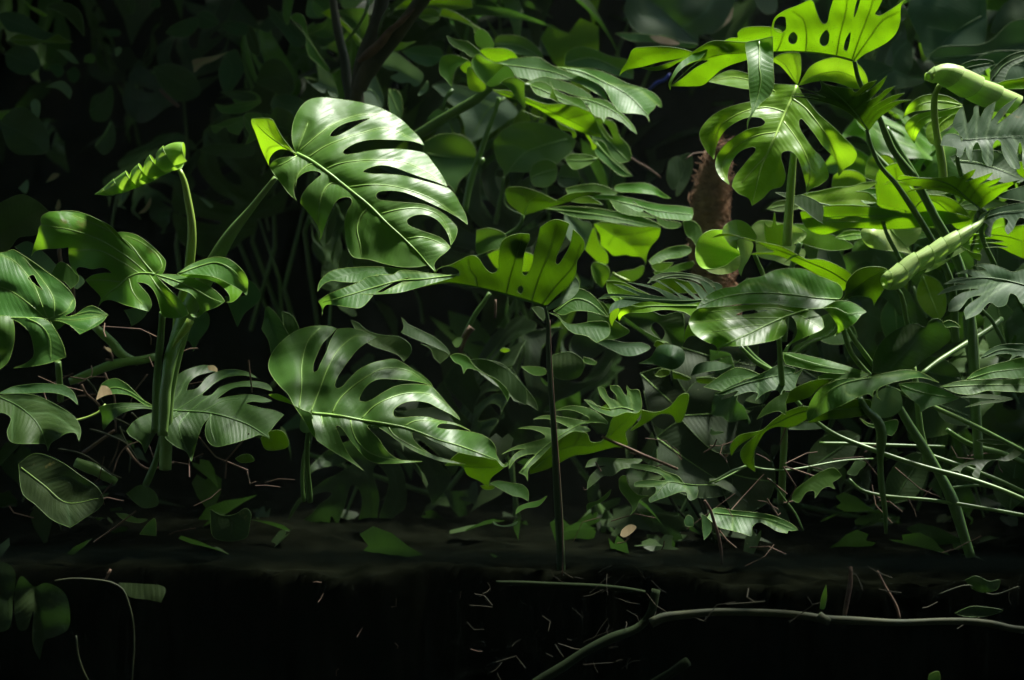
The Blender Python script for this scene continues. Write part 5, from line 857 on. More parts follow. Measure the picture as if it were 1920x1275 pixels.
p = plant('heart_leaf_plant', 'shrub right at the back behind the fingered leaf at far right, grey-green leaves', 1780, 5.0, 'heart-leaf plant', G_HEART)
for x, y, s_, mt_, dd_ in [(1600, 560, 1.1, 'dark', 4.9), (1680, 600, .9, 'topC', 4.8), (1870, 500, 1.2, 'dark', 4.8), (1745, 555, .8, 'young', 4.6), (1560, 620, .8, 'topC', 4.7), (1500, 690, .8, 'dark', 4.8), (1880, 620, 1, 'topC', 4.7),
                         (1860, 330, 1.1, 'topC', 4.7), (1650, 330, .8, 'dark', 4.9), (1560, 500, .8, 'dark', 4.8), (1750, 700, .9, 'dark', 4.7), (1560, 850, 1.0, 'dark', 4.6), (1790, 770, .8, 'dark', 4.6), (1440, 560, .9, 'dark', 4.8), (1700, 900, 1.0, 'dark', 4.6), (1900, 900, 1.1, 'dark', 4.6)]:
    an = (x * 7 + y * 3) % 6.28; c_, s2 = math.cos(an), math.sin(an)
    pts = [(-55, 0, 'c'), (-30, -28, ''), (10, -34, ''), (48, -18, ''), (62, 4, 'c'), (30, 26, ''), (-15, 30, '')]
    q = ' '.join(f"{x + s_ * (a * c_ - b * s2):.1f},{y + s_ * (a * s2 + b * c_):.1f}{t}" for a, b, t in pts)
    heart(p, 'S', q, dd_, mt_, f"{x - 50*s_*c_:.1f},{y - 50*s_*s2:.1f} {x},{y} {x + 60*s_*c_:.1f},{y + 60*s_*s2:.1f}", tilt=(.2 * math.cos(x), -.4))
stalk(p, 'G', "360,1080 380,1150 420,1220", [3, 3.4], [4.7, 4.7], 'stemd')

# ---- trunks and branches at the top, left of centre
p = plant('forked_trunk', 'dark forked trunk at top left of centre with a brown streak', 670, 5.0, 'tree')
stalk(p, 'M', "700,-60 725,120 760,300 790,420 805,560 830,720 840,900", [7, 8, 9, 9.5, 10], [5.1, 5.1], 'bark', n=12, name='stem')
stalk(p, 'M', "1070,-60 1040,100 985,250 940,360 905,470 885,600 880,760 880,1000", [13, 13, 12, 12, 14, 15], [4.95, 5.0], 'bark', n=16, name='trunk')
stalk(p, 'M', "1400,-80 1290,80 1190,210 1100,330 1010,440 940,540 900,640", [14, 14, 14, 15, 16, 14], [4.85, 4.97], 'bark', n=16, name='branch')
stalk(p, 'M', "1290,70 1210,145 1120,220 1050,310 960,390 890,440", [2, 5, 6, 9, 10, 4], [4.83, 4.93], 'twig', n=10, name='bark_streak')
stalk(p, 'M', "965,0 945,80 900,170 850,240 800,300", [3, 3, 2.5], [5.0, 5.0], 'stemd', name='twig')
stalk(p, 'M', "1110,60 1060,150 1035,240", [3, 2.5], [4.9, 4.95], 'stemd', name='twig')

p = plant('heart_leaf_plant', 'tangled leaves around the forked trunk at the top, some torn, some lit yellow-green', 700, 5.4, 'shrub', G_HEART)
hm = [("1150,70c 1220,10 1320,-30 1500,-40 1690,-30 1715,55c 1640,70 1560,72 1480,58 1420,40 1330,60", 'yell', 5.3), ("1310,115c 1350,70 1430,60 1475,100 1475,135 1420,162 1370,150", 'yell', 5.2),
 ("1475,112c 1500,60 1560,75 1650,125 1740,190 1775,212 1740,235 1728,240c 1715,200 1640,165 1560,130", 'young', 5.15), ("1120,345c 1170,305 1240,305 1308,298c 1260,325 1200,358 1130,365", 'young', 5.15),
 ("1030,455c 1060,390 1120,355 1170,380 1260,450 1360,540 1340,600 1300,625 1250,590 1200,600 1120,555 1180,520 1100,500", 'pale', 5.2), ("500,555c 540,600 600,590 590,430 640,450 690,530 745,700 690,690 660,640 645,670 560,620", 'pale', 5.2),
 ("400,125c 440,95 490,110 510,160 528,250 600,380 680,490 685,520 620,480 540,410 515,340 512,260 470,180 430,150", 'top', 5.1), ("515,250c 540,190 640,160 690,110 720,160 720,230 660,275 580,255", 'topC', 5.3),
 ("750,75c 840,60 940,65 965,120 950,220 900,330 870,270 810,200", 'topC', 5.35), ("240,40c 330,100 440,190 522,255 500,330 430,335 340,230 260,130", 'blue', 5.3),
 ("620,90c 700,60 760,130 860,230 930,330 900,340 820,230 740,160", 'young', 5.25), ("530,-20c 640,-40 700,20 690,100 590,130 520,110", 'topC', 5.45), ("760,-40c 860,-50 1000,-40 990,20 930,60 780,55", 'top', 5.5),
 ("1200,370c 1320,330 1480,350 1500,410 1400,480 1290,440", 'topC', 5.5), ("930,640c 945,560 990,530 1030,590 1070,700 1060,780 940,780", 'pale', 5.3), ("150,600c 200,470 260,425 340,440 400,520 430,640 360,700 260,650", 'dark', 5.5),
 ("1110,640c 1180,660 1210,780 1200,850 1140,860 1110,760", 'topC', 5.3), ("80,180c 130,200 170,300 175,400 120,380 85,290", 'under', 5.4), ("280,690c 400,680 500,740 420,860 300,820 260,760", 'blue', 5.4),
 ("-20,670c 60,655 150,670 190,720 100,750 0,740", 'topC', 5.3), ("60,830c 120,800 260,820 300,770 420,830 420,950 330,990 200,960 90,990", 'dark', 5.0), ("1400,300c 1500,290 1500,400 1440,450 1340,380", 'dark', 5.6),
 ("560,0c 600,30 640,100 600,120 560,60", 'top', 5.3), ("350,-30c 420,-20 410,60 380,180 350,120", 'top', 5.3), ("1340,640c 1390,580 1390,650 1320,690", 'pale', 5.1), ("1380,860c 1450,790 1540,780 1500,860 1440,900", 'blue', 5.2)]
for q, mt_, dd_ in hm:
    pts, _ = parse('S', q); c = pts.mean(0); a0 = pts[0]; bm = pts[np.argmax(np.linalg.norm(pts - a0, axis=1))]
    heart(p, 'M', q, dd_, mt_, f"{a0[0]:.0f},{a0[1]:.0f} {c[0]:.0f},{c[1]:.0f} {bm[0]:.0f},{bm[1]:.0f}", tilt=(.2 * math.sin(c[0]), -.3), res=7, rib=1.5)

p = plant('heart_leaf_plant', 'dim tangle of leaves in the top left corner, a few catching light', 150, 5.6, 'shrub', G_HEART)
hn = [("345,65c 380,30 450,18 530,30 600,90 625,180 632,275c 580,210 500,130 430,85 380,60", 'under', 5.3), ("63,297c 120,260 190,262 330,300 440,258 480,290 552,315c 480,325 400,320 320,320 240,340 140,338", 'yell', 5.2),
 ("428,373c 470,375 530,395 595,478c 550,475 490,430", 'pale', 5.1), ("343,652c 400,620 472,607 540,680 525,745c 480,700 430,665", 'pale', 5.1), ("630,465c 640,420 690,405 715,435 700,470", 'topC', 5.2),
 ("235,820c 230,770 262,740 298,765 300,840 285,890 268,915c 250,880", 'pale', 5.2), ("1242,245c 1280,200 1380,150 1475,130 1480,200 1420,268 1290,270", 'blue', 5.3), ("1450,500c 1440,455 1480,438 1600,420 1712,388c 1620,450 1520,490 1455,545", 'tan', 5.2),
 ("1680,410c 1770,370 1800,430 1830,520 1700,700 1640,560", 'blue', 5.3), ("1480,100c 1540,80 1620,130 1640,180 1500,210", 'blue', 5.4), ("165,-10c 200,30 290,70 355,115 340,125 230,65", 'young', 5.2),
 ("0,920c 40,860 160,800 260,860 360,1000 350,1140 200,1160 130,1155 60,1100", 'dark', 5.0), ("-20,110c 40,90 180,110 330,230 440,265 300,290 160,250 60,230", 'blue', 5.4), ("670,830c 700,720 780,690 830,640 850,760 800,900 700,900", 'dark', 5.4),
 ("860,370c 890,350 915,365 905,400 870,425", 'pale', 5.3), ("360,500c 440,480 480,540 440,580", 'blue', 5.4), ("780,240c 820,220 900,230 900,265 830,270", 'blue', 5.4), ("1120,50c 1140,10 1190,-10 1200,50 1160,60", 'blue', 5.4),
 ("1650,180c 1750,160 1860,190 1850,260 1720,250", 'blue', 5.4), ("1650,690c 1740,680 1860,690 1920,720 1920,760 1780,750", 'dark', 5.2), ("1610,780c 1680,800 1720,790 1900,755 1960,760 1900,810 1800,850 1700,850 1660,845", 'topC', 5.1),
 ("1580,945c 1640,930 1700,900 1850,880 1790,1015c 1720,990 1690,950 1612,1000", 'topC', 5.0), ("1825,870c 1850,850 1960,860 1960,1010 1890,1060 1840,1085c 1870,1010 1840,950", 'topC', 4.9), ("710,1100c 730,1050 800,980 830,900 860,960 850,1100 780,1160", 'dark', 5.3),
 ("500,540c 560,500 600,560 560,620 520,600", 'blue', 5.5), ("40,400c 140,330 260,380 300,500 180,560 60,500", 'dark', 5.6), ("900,-30c 960,20 940,90 1000,100 1000,-30", 'dark', 5.5), ("1150,500c 1300,480 1450,560 1500,700 1350,760 1200,640", 'dark', 5.6), ("1500,1130c 1560,1090 1700,1080 1900,1100 1900,1160 1700,1180", 'dark', 5.3)]
for q, mt_, dd_ in hn:
    pts, _ = parse('S', q); c = pts.mean(0); a0 = pts[0]; bm = pts[np.argmax(np.linalg.norm(pts - a0, axis=1))]
    heart(p, 'N', q, dd_, mt_, f"{a0[0]:.0f},{a0[1]:.0f} {c[0]:.0f},{c[1]:.0f} {bm[0]:.0f},{bm[1]:.0f}", tilt=(.2 * math.sin(c[0]), -.3), res=7, rib=1.0)
stalk(p, 'N', "1200,670 1260,730 1340,800", [3, 4, 3], [5.3, 5.3], 'twig', name='twig')
stalk(p, 'N', "715,1090 780,1010 830,920", [1.5, 2], [5.2, 5.2], 'stem', name='thin_stem')
stalk(p, 'B', "520,260 560,220 600,150", [1.5, 1.5], [5.2, 5.2], 'stem', name='thin_stem')
for q, c in [("250,470c 290,420 325,425 300,450", 'tan'), ("100,500c 150,455 155,490 140,530", 'pale'), ("300,610c 320,560 330,600 310,625", 'tan'), ("750,640c 790,600 820,550 820,590 790,630", 'tan'), ("1080,550c 1110,560 1160,600 1150,610", 'pale')]:
    heart(p, 'B', q, 5.1, c)

# ---- low left stems, twigs and roots
p = plant('climbing_stem', 'jointed green creeping stem at lower left running behind the petioles', 190, 4.35, 'creeping stem')
stalk(p, 'H', "395,412 470,385 560,345 640,315 720,297 800,290 890,268", [7, 9, 9, 9, 8, 7], [4.3, 4.35], 'stem', n=12, name='stem')
stalk(p, 'H', "540,98 590,145 640,190 680,245 740,285 790,300", [7, 8, 9, 9, 7], [4.3, 4.35], 'stem', n=12, name='stem')
p = plant('climbing_stem', 'short thick green root-like stem low at left among wiry roots', 180, 4.3, 'creeping stem')
stalk(p, 'H', "430,870 480,890 540,912 600,945 660,985", [9, 11, 11, 10, 7], [4.25, 4.25], 'stem', n=12, name='stem')
rt = [("330,797 400,805 470,825 560,880 640,940 690,960", 2, 'moss'), ("510,683 580,700 650,730 720,765 790,870", 2, 'moss'), ("490,395 530,440 570,510 595,545", 2.2, 'moss'), ("680,665 700,720 740,800 735,930", 1.8, 'moss'), ("470,820 560,755 650,690", 3.4, 'twig'),
 ("465,430 490,480 545,525 575,560", 2.6, 'twig'), ("595,360 620,420 650,500 655,600 660,700", 2.2, 'twig'), ("440,495 520,488 600,480", 1.8, 'twig'), ("700,620 740,540 765,470 840,370", 1.6, 'twig'), ("620,900 660,820 680,740", 1.5, 'twig'), ("645,930 670,850 720,780 830,740", 1.4, 'twig'),
 ("750,590 780,620 800,640", 2, 'moss'), ("650,620 700,640 745,665", 2, 'moss'), ("590,215 625,240 640,290 600,285", 3, 'twig'), ("520,320 525,350 520,385 480,395", 1.2, 'twig'), ("400,385 440,390 500,400", 1.3, 'twig'), ("720,790 780,870 850,910 990,870", 2.5, 'twig'), ("380,960 420,990 520,1040 600,1080", 1.5, 'twig')]
for i, (q, r_, mt_) in enumerate(rt): stalk(p, 'H', q, [r_, r_ * .8], [4.2 + .02 * (i % 5), 4.25], mt_, n=6, name='aerial_root')
Leaf(p, 'H', "595,218c 610,215 632,228 634,245c 615,238", D=4.18, mat='tan', res=5, rib=0, margin=0, name='dry_leaf')

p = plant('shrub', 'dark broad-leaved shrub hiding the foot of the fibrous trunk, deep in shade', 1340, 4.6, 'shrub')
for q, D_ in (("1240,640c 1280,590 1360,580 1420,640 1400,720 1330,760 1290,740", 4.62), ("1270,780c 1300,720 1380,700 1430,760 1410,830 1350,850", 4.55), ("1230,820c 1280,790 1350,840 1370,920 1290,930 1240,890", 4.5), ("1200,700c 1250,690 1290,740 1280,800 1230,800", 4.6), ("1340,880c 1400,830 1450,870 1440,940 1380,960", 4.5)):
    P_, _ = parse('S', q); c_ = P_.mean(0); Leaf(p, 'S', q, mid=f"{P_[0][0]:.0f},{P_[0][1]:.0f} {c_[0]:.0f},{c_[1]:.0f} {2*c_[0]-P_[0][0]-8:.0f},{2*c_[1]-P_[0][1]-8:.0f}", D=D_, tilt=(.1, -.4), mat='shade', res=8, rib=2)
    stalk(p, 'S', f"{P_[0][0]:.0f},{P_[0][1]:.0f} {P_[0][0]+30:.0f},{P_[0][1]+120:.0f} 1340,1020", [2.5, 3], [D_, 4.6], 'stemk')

# ---- fibrous trunk
p = plant('fibrous_trunk', 'thick brown fibre-covered trunk standing behind the hanging bright leaf', 1338, 5.0, 'tree trunk')
def fib(q, r, D):
    P, _ = parse('S', q); Q = spline(P, step=3); k = len(Q); th = np.linspace(0, math.tau, 40, endpoint=False); Rr = np.interp(np.linspace(0, 1, k), np.linspace(0, 1, len(r)), r)
    C3 = world(Q[:, 0], Q[:, 1], D); V = []; F = []; g = np.random.default_rng(3)
    nz = g.normal(0, 1, (k, 40)); nz = (nz + np.roll(nz, 1, 0) + np.roll(nz, 1, 1) + np.roll(nz, -1, 1)) / 2
    for i in range(k):
        for j in range(40):
            rad = Rr[i] * PX * D * (1 + .07 * nz[i, j] + .10 * math.sin(i * .13 + 2 * th[j])); V.append(C3[i] + [rad * math.cos(th[j]), rad * math.sin(th[j]), .004 * nz[i, (j + 7) % 40]])
    for i in range(k - 1):
        for j in range(40): F.append((i * 40 + j, (i + 1) * 40 + j, (i + 1) * 40 + (j + 1) % 40, i * 40 + (j + 1) % 40))
    mesh_obj('trunk', V, F, M['coir'], p)
    VV = []; FF = []; n0 = 0
    for _ in range(4200):
        i = g.integers(0, k); a = g.uniform(math.pi, math.tau) if g.random() < .8 else g.uniform(0, math.tau); rad = Rr[i] * PX * D * g.uniform(.98, 1.12)
        c = C3[i] + np.array([rad * math.cos(a), rad * math.sin(a), 0]); t = np.array([-math.sin(a), math.cos(a), 0]); dz = g.uniform(-1, 1); dirv = t * g.uniform(-1, 1) + np.array([0, 0, dz]); L_ = g.uniform(.015, .055)
        m1 = c + dirv * L_ * .5 + np.array([math.cos(a), math.sin(a), 0]) * g.uniform(.004, .016); e = c + dirv * L_ + t * g.uniform(-.012, .012)
        tv, tf = tube([c, (c + m1) / 2, m1, e], .0006, 3, cap=False); VV.append(tv); FF += [tuple(x + n0 for x in f) for f in tf]; n0 += len(tv)
    o = mesh_obj('fibre_coat', np.concatenate(VV), FF, M['coir'], p); o['kind'] = 'stuff'
fib("1352,268 1344,300 1338,340 1330,380 1328,430 1335,500 1345,640 1350,900", [10, 27, 33, 36, 37, 35, 34, 34], 5.0)
for q in ("1352,275 1330,285 1300,288 1285,300", "1345,272 1365,262 1385,270", "1350,280 1320,272 1312,262"): stalk(p, 'S', q, [1.5, 1], [4.97, 4.9], 'twig', n=5, name='root_wisp')

tie = stalk(None, 'S', "1216,170 1232,155 1246,150 1256,138", [2.5, 3.2, 2.5], [5.4, 5.4], 'blue_tie', n=6, name='plastic_tie')
tag(tie, 'small blue plastic strip caught in the dark gap left of the bright leaves', 'plastic strip')

# ---- rail and what lies below it; a tube stands in for the blurred edge
rl = stalk(None, 'S', "-300,1040 60,1044 300,1042 600,1047 900,1045 1200,1052 1500,1056 1800,1058 2150,1058", 9, 1.5, 'ledge', n=14, name='ledge_edge_tube')
tag(rl, 'thin dark grey-green rail band level across the whole width, a tube standing in for its blurred edge', 'ledge')
br = plant('mossy_branch', 'long mossy branch lying level near the bottom right, lit along its top', 1500, 4.0, 'branch')
stalk(br, 'P', "520,378 560,358 650,345 760,335 850,335 1000,340 1100,350 1180,362 1300,368 1450,375 1600,370 1700,370 1800,380 1880,398 1990,405", [9, 7.5, 7, 7, 7, 8, 7, 6, 6, 7, 7], [3.66, 3.64], 'moss', n=14, name='branch')
stalk(br, 'P', "1150,345 1168,362 1190,372", [8, 9, 7], [3.645, 3.645], 'moss', n=12, name='node')
stalk(br, 'P', "1270,165 1268,230 1255,300 1245,362", [4, 5, 4], [3.70, 3.68], 'twig', name='upright_twig')
stalk(br, 'P', "1370,180 1400,240 1440,310 1455,365", [1.8, 2.5, 3], [3.70, 3.68], 'twig', name='upright_twig')
b2 = plant('fallen_branch', 'thick dark branch sloping down to the left below the mossy one', 1150, 4.1, 'branch')
stalk(b2, 'P', "540,250 520,340 470,395 380,430 280,480 190,540 90,600 0,660", [8, 8, 9, 9, 9, 8], [3.70, 3.62], 'stemk', n=14, name='branch')
stalk(b2, 'P', "-60,225 60,228 200,235 330,240 440,252 500,262", [4, 5, 5, 4], [3.74, 3.72], 'stemk', n=10, name='side_branch')
b3 = plant('broken_branch', 'short pale broken branch stub at the bottom edge in the middle', 1270, 3.9, 'branch')
stalk(b3, 'P', "660,520 620,548 580,575 520,610 440,660", [9, 9, 9, 9], [3.55, 3.6], 'stemk', n=12, name='stub')
rr_ = plant('hanging_root', 'thin wiry root looping down at the lower left below the rail', 220, 3.9, 'root')
stalk(rr_, 'Q', "205,218 260,210 340,212 420,225 460,250 485,310 500,380 503,460 495,590 490,700", [1.2, 1.6, 1.4, 1], [3.66, 3.7], 'moss', n=6, name='root')
stalk(rr_, 'Q', "285,425 292,490 310,550 335,600", [1.8, 1.8], [3.66, 3.7], 'moss', n=6, name='root')
stalk(rr_, 'Q', "415,175 405,195 395,215", [2.5, 2], [3.66, 3.66], 'twig', n=6, name='root')
lf = plant('seedling', 'pale grey drooping leaf with a reddish tip, dim at the lower left below the rail', 80, 3.9, 'seedling')
Leaf(lf, 'Q', "55,250c 80,200 130,240 170,225 240,260 262,330 255,400 200,430 170,440 150,515c 130,480 120,430 125,330 100,400 75,405 55,350", mid="130,240 150,330 160,420 145,500", D=3.68, tilt=(0, -.2), mat='shade', res=8, rib=0, margin=0)
Leaf(lf, 'Q', "445,225c 520,228 620,245 605,300c 560,290 480,275", D=3.7, tilt=(0, -.3), mat='shade', res=8, rib=0, margin=0, name='dead_leaf')
Leaf(lf, 'Q', "-40,150c 20,150 55,180 50,280 30,400 -40,400", D=3.7, tilt=(0, -.3), mat='shade', res=8, rib=0, margin=0)
lf2 = plant('seedling', 'small bright shoot at the bottom right corner under the rail', 1850, 3.95, 'seedling')
Leaf(lf2, 'P', "1700,215c 1740,200 1790,220 1830,215 1820,250 1770,262 1730,250", D=3.7, tilt=(0, -.3), mat='dark', res=7, rib=0)
Leaf(lf2, 'P', "1660,340c 1720,315 1790,318 1840,330 1780,350 1700,352", D=3.7, tilt=(0, -.3), mat='shade', res=7, rib=0)
Leaf(lf2, 'P', "1560,600c 1565,570 1600,558 1602,600", D=3.65, tilt=(0, -.2), mat='topC', res=7, rib=0)
Leaf(lf2, 'P', "1155,322c 1160,280 1178,232c 1180,280 1168,325", D=3.66, tilt=(0, -.1), mat='topC', res=7, rib=0)
stalk(lf2, 'P', "1600,270 1650,250 1715,235 1800,270 1900,240", [1.5, 1.5], [3.7, 3.7], 'moss', name='thin_stem', n=6)

# ================================================================== ground, litter, bank
def grid(name, x0, x1, y0, y1, nx, ny, fz, mat, kind='structure'):
    xs = np.linspace(x0, x1, nx); ys = np.linspace(y0, y1, ny)
    if nx > 100:
        xs = np.concatenate([np.linspace(-9, -1.5, 60), np.linspace(-1.48, 1.5, 220), np.linspace(1.52, 9, 60)]); ys = np.concatenate([np.linspace(-7, 3.68, 50), np.linspace(3.7, 4.1, 56), np.linspace(4.12, 5.6, 60), np.linspace(5.65, 9.5, 60)]); nx, ny = len(xs), len(ys)
    V = [(x, y, fz(x, y)) for y in ys for x in xs]
    F = [(j * nx + i, j * nx + i + 1, (j + 1) * nx + i + 1, (j + 1) * nx + i) for j in range(ny - 1) for i in range(nx - 1)]
    o = mesh_obj(name, V, F, M[mat]); o['kind'] = kind; return o
from mathutils import noise as mnoise
def gz(x, y):
    b = .05 * math.sin(2.1 * x + .7 * y) + .03 * math.sin(5.3 * x - 3 * y) + .015 * math.sin(13 * x + 9 * y)
    b += .05 * mnoise.noise(Vector((x * 9, y * 9, 0))) + .03 * mnoise.noise(Vector((x * 25, y * 25, 3)))
    t = max(0, y - 5.6)
    s_ = min(1, max(0, (y - 3.80 - .5 * b) / .10)); s_ = s_ * s_ * (3 - 2 * s_)
    return .10 + .35 * b + s_ * .665 + min(4.0, 1.5 * t) + (.10 * math.sin(3 * x) * min(1, t))
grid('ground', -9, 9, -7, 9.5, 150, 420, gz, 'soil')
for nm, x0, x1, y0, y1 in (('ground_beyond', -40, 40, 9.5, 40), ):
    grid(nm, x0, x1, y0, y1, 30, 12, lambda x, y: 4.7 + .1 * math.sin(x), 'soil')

def blades(name, centres, sizes, mat, seed, up=.5, parent=None, kind='stuff', label=None, droop=.5, face=None):
    """many small curved leaves in one mesh: a pointed heart of 12 faces each"""
    g = np.random.default_rng(seed); n = len(centres)
    ox = np.array([.07, -.10, .14, .50, .82, 1.12, .82, .50, .14, -.10, .0, .34, .62, .85]); oy = np.array([0, .22, .42, .33, .12, 0, -.12, -.33, -.42, -.22, 0, 0, 0, 0])
    tris = [(0, 1, 11), (1, 2, 11), (2, 3, 12), (2, 12, 11), (3, 4, 13), (3, 13, 12), (4, 5, 13), (0, 11, 9), (9, 11, 8), (8, 12, 7), (8, 11, 12), (7, 13, 6), (7, 12, 13), (6, 13, 5)]
    yaw = g.uniform(0, math.tau, n); pit = g.normal(-.35, .5, n); rol = g.normal(0, .5, n)
    X = np.stack([np.cos(yaw) * np.cos(pit), np.sin(yaw) * np.cos(pit), np.sin(pit)], 1)
    Y = np.stack([-np.sin(yaw), np.cos(yaw), 0 * yaw], 1); Zv = np.cross(X, Y)
    Y2 = Y * np.cos(rol)[:, None] + Zv * np.sin(rol)[:, None]; Z2 = np.cross(X, Y2)
    s_ = np.asarray(sizes)[:, None, None]; wd = g.uniform(.45, 1.15, n)[:, None, None]; h = .12 * np.abs(oy) * 1.6 - droop * .45 * ox**2
    V = np.asarray(centres)[:, None] + s_ * (X[:, None] * ox[None, :, None] + Y2[:, None] * oy[None, :, None] * wd + Z2[:, None] * h[None, :, None])
    T = np.array(tris)[None] + (np.arange(n) * 14)[:, None, None]
    uv = np.tile(np.stack([ox, oy], 1) * .2, (n, 1))
    vn = np.tile(np.array([0.] * 14), n)
    if not isinstance(mat, (list, tuple)): mat = [mat]
    mi = np.repeat(g.integers(0, len(mat), n), len(tris))
    o = mesh_obj(name, V.reshape(-1, 3), T.reshape(-1, 3), [M[m_] for m_ in mat], parent, mi, uv, {'vein': vn})
    if kind: o['kind'] = kind
    return o

g = np.random.default_rng(11)
def cloud(n, x, y, z, s, cond=None):
    P = np.stack([g.uniform(*x, n), g.uniform(*y, n), g.uniform(*z, n)], 1)
    if cond is not None: P = P[cond(P)]
    return P, g.uniform(s[0], s[1], len(P))
# thick foliage on the bank behind, on both sides and behind the viewer
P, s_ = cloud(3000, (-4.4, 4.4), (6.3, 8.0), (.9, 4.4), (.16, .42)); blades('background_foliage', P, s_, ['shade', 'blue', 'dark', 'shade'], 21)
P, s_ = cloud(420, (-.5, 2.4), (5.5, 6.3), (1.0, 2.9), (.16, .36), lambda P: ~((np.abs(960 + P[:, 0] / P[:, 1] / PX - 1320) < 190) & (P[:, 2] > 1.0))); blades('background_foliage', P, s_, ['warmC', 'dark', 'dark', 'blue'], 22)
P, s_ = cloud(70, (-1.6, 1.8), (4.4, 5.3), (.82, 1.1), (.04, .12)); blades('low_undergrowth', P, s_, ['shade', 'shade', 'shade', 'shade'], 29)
# broad split leaves in the shade behind: copies of the blades built above, set on stalks of their own
SRC = [(q.o, world(*q.c, q.D)) for q in (A, Cc)]
g3 = np.random.default_rng(77)
from mathutils import Matrix
def far_plant(u, v, d, n, mats, label, spread=(.42, .3)):
    pl = plant('monstera_plant', label, u, d, 'monstera plant', 'dim split-leaf plants far back'); b0 = np.array(list(pl['_b']))
    for _ in range(n):
        pass; src, c = SRC[g3.integers(0, len(SRC))]; c = c - np.array(list(src['_b'])); k = g3.uniform(.75, 1.25)
        P_ = world(u, v, d) + np.array([g3.uniform(-1, 1) * spread[0], g3.uniform(-.3, .3), g3.uniform(-1, 1) * spread[1]])
        if abs(960 + P_[0] / P_[1] / PX - 1320) < 270 and abs(637.5 - (P_[2] - CAM_Z) / P_[1] / PX - 340) < 330: continue
        o = src.copy(); o.data = src.data.copy(); o.data.materials[0] = M[mats[g3.integers(0, len(mats))]]; o.data.materials[1] = M['margind']; o.name = 'leaf'; COL.objects.link(o); o.parent = pl; o['_b'] = list(b0)
        rot = Matrix.Rotation(g3.uniform(-1.4, 1.4), 4, 'Z') @ Matrix.Rotation(g3.uniform(-.5, .6), 4, 'X') @ Matrix.Rotation(g3.uniform(-2.6, 2.6), 4, 'Y')
        o.matrix_basis = Matrix.Translation(Vector(P_ - b0)) @ rot @ Matrix.Scale(k, 4) @ Matrix.Translation(-Vector(c))
        e = P_ + np.array([g3.uniform(-.25, .25), .15, -.5]); f = np.array([b0[0], d + .3, .8]); tv, tf = tube([P_ + [0, .02, 0], (P_ + e) / 2 + [.02, .06, .05], e, f], [.004, .005, .007, .008], 8)
        mesh_obj('petiole', tv, tf, M['stemd'], pl)
FLS = ['dim split-leaf plant far back between the big glossy leaf and the forked trunk', 'dim split-leaf plant far back, just right of the big glossy leaf', 'dim split-leaf plant far back above the edge-on lit leaf at top middle',
 'dim split-leaf plant far back below the edge-on lit leaf', 'dim split-leaf plant far back above the spiky leaf left of the broad glossy one', 'dim split-leaf plant at the very top, behind the brightest backlit leaf',
 'dim split-leaf plant behind the level lime leaves at right', 'dim split-leaf plant behind the fingered blue-green leaf at the right edge', 'dim split-leaf plant under the broad glossy leaf at right', 'dim split-leaf plant behind the dark upright leaf at lower right',
 'dim split-leaf plant at the right edge above the slanting stalks', 'dim split-leaf plant left of the tall dark centre stalk', 'dim split-leaf plant right of the tall dark centre stalk', 'very dark split-leaf plant in the top left corner', 'very dark split-leaf plant behind the furled leaf at left']
for (u, v, d, n, mm_) in [(620, 120, 5.9, 5, ['dark', 'topC']), (900, 330, 5.7, 4, ['topC', 'dark']), (1050, 90, 6.0, 5, ['dark', 'topC']), (1110, 300, 5.7, 4, ['warmC', 'dark']), (1130, 520, 5.3, 4, ['topC', 'dark']), (1500, 80, 5.7, 5, ['dark', 'blue']),
                         (1620, 340, 5.2, 6, ['warmC', 'warm']), (1830, 380, 5.2, 6, ['warmC', 'warm']), (1480, 640, 5.0, 5, ['dark', 'shade']), (1700, 640, 5.0, 5, ['warmC', 'dark']), (1880, 640, 5.0, 4, ['dark', 'topC']), (820, 640, 5.1, 4, ['shade']), (1130, 700, 4.9, 4, ['shade', 'dark']), (150, 150, 6.2, 5, ['shade', 'dark']), (360, 300, 5.9, 5, ['shade', 'dark'])]:
    far_plant(u, v, d, n, mm_, FLS.pop(0))
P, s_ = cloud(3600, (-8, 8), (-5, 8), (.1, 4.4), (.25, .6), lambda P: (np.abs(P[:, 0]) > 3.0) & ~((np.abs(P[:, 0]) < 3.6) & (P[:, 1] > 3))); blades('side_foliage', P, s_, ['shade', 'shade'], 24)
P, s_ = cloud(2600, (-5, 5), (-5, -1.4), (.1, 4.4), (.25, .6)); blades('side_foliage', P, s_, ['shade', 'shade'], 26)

# dry litter and straw below the rail
def sticks(name, n, box, L_, r, mat, seed, parent=None, flat=.6, dr=(3.55, 3.76)):
    g2 = np.random.default_rng(seed); VV = []; FF = []; n0 = 0
    for _ in range(n):
        u = g2.uniform(box[0], box[1]); v = g2.uniform(box[2], box[3]); d = g2.uniform(*dr); c = world(u, v, d)
        a = g2.uniform(0, math.tau); e = g2.uniform(-flat, flat) * 1.4; dv = np.array([math.cos(a) * math.cos(e), .5 * math.sin(a), math.sin(e)]) * g2.uniform(*L_); bnd = g2.normal(0, .12, 3) * np.linalg.norm(dv)
        tv, tf = tube([c, c + dv * .5 + bnd, c + dv], g2.uniform(*r), 4, cap=False); VV.append(tv); FF += [tuple(x + n0 for x in f) for f in tf]; n0 += len(tv)
    o = mesh_obj(name, np.concatenate(VV), FF, M[mat], parent); o['kind'] = 'stuff'; return o
sticks('dry_straw', 44, (900, 1250, 1060, 1275), (.02, .07), (.0004, .0009), 'straw', 5)
sticks('dry_straw', 12, (1290, 1900, 1070, 1180), (.02, .09), (.0006, .0014), 'straw', 6)
sticks('dry_straw', 8, (500, 900, 1080, 1270), (.02, .05), (.0005, .001), 'twig', 8)
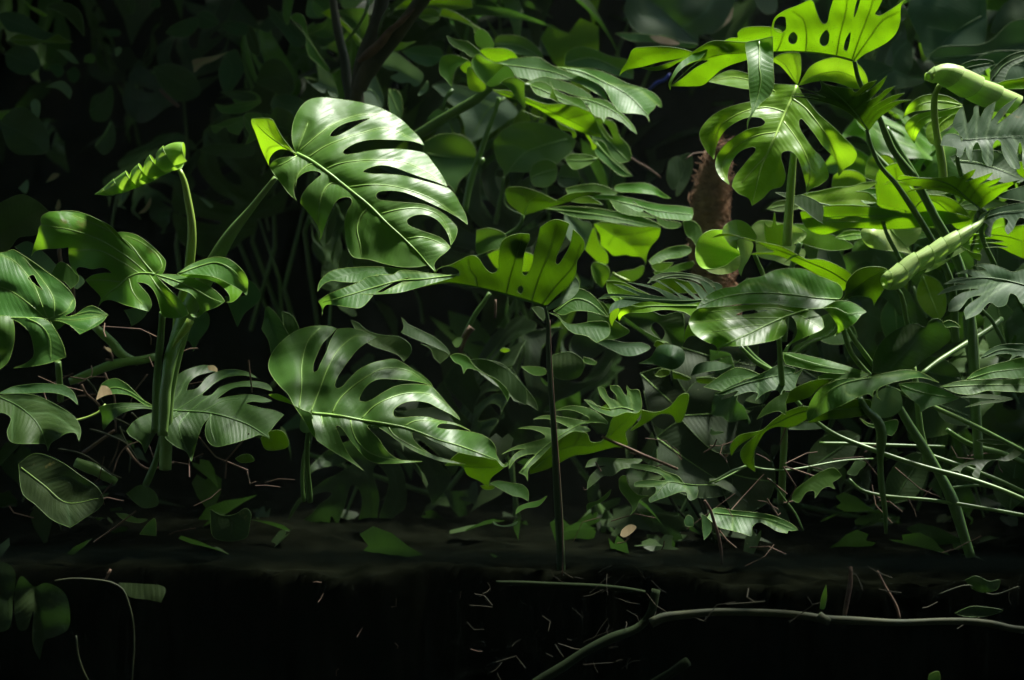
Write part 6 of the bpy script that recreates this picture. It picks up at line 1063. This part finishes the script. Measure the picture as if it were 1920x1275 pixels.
sticks('fine_twigs', 45, (1050, 1900, 820, 1040), (.03, .16), (.0007, .002), 'twig', 9, dr=(3.9, 4.2))
sticks('fine_twigs', 30, (60, 560, 600, 1000), (.04, .16), (.0007, .002), 'twig', 10, dr=(4.0, 4.3))
P, s_ = cloud(150, (-2.5, 2.5), (4.1, 5.4), (.76, .82), (.05, .15)); blades('leaf_litter', P, s_, ['shade'], 31, droop=.2)

# ================================================================== unseen canopy overhead
lit = [  # (u, v, radius u, radius v, depth, openness)
 (690, 350, 260, 200, 4.0, 1.0), (270, 320, 120, 80, 3.97, 1.0), (250, 490, 280, 150, 3.9, 1.0), (60, 540, 150, 110, 3.8, .85), (640, 740, 250, 120, 3.8, .75), (860, 830, 120, 60, 3.8, .7), (980, 230, 200, 130, 5.1, .6), (700, 110, 180, 110, 5.2, .5),
 (1470, 150, 330, 200, 4.0, 1.0), (1800, 230, 190, 150, 3.95, 1.0), (1760, 480, 240, 110, 3.95, 1.0), (1500, 560, 260, 130, 3.75, .95), (960, 480, 180, 110, 3.87, .6), (1250, 560, 120, 60, 3.85, .8),
 (1370, 450, 120, 70, 4.1, 1.0), (1080, 200, 230, 120, 4.75, 1.0), (1180, 400, 240, 120, 4.75, 1.0), (1560, 400, 200, 60, 4.3, .95), (820, 40, 110, 60, 5.3, .8), (1650, 740, 280, 100, 3.8, .45), (1800, 850, 200, 80, 3.9, .35), (1250, 250, 650, 210, 5.6, .7), (1335, 400, 60, 120, 5.0, 1.0), (1680, 430, 280, 170, 5.0, .9)]
def openness(P):
    """how open the canopy is at point P: how near the sun's ray through P passes to each lit group of leaves"""
    o = np.zeros(len(P)); s3 = np.array(sd)
    for (u, v, ru, rv, D, k) in lit:
        c = world(u, v, D); r = np.array([ru * PX * D + .12, .34 if D < 5.5 else .7, rv * PX * D + .08])
        W = (P - c) / r; e = s3 / r; m = (W**2).sum(1) - (W @ e)**2 / (e @ e)
        o = np.maximum(o, k * np.clip((1.35 - m) * 2.2, 0, 1))
    return np.clip(o, 0, 1)
P0, s0_ = cloud(21000, (-7, 7), (-5.2, 3.3), (3.0, 4.4), (.25, .5))  # unseen front part, packed densely to darken the low foreground
P, s_ = cloud(6000, (-6, 6), (-3.5, 11), (3.3, 4.3), (.16, .40))
P2, s2_ = cloud(15000, (-2.2, 4.2), (3.4, 6.2), (3.2, 3.9), (.08, .18))
P = np.concatenate([P, P2]); s_ = np.concatenate([s_, s2_])
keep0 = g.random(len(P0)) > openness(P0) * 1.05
blades('unseen_shade_canopy', P0[keep0], s0_[keep0], ['shade'], 42)
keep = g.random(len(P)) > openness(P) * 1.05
cn = blades('unseen_shade_canopy', P[keep], s_[keep], ['dark', 'dark', 'topC'], 41)

# ---- thin haze volume, added to lift the blacks and soften
def haze(dens):
    m, n, L = nodes('black_lift_haze'); v = n.nodes.new('ShaderNodeVolumePrincipled'); o_ = n.nodes.new('ShaderNodeOutputMaterial')
    v.inputs['Density'].default_value = dens; v.inputs['Color'].default_value = (.72, .92, .72, 1); v.inputs['Anisotropy'].default_value = 0.0
    L(v.outputs[0], o_.inputs['Volume'])
    x0, x1, y0, y1, z0, z1 = -42, 42, -8, 42, -1.2, 7.5
    V = [(x, y, z) for z in (z0, z1) for y in (y0, y1) for x in (x0, x1)]
    F = [(0, 2, 3, 1), (4, 5, 7, 6), (0, 1, 5, 4), (2, 6, 7, 3), (0, 4, 6, 2), (1, 3, 7, 5)]
    o = mesh_obj('haze', V, F, m, smooth=False); o['kind'] = 'stuff'
haze(0.002)
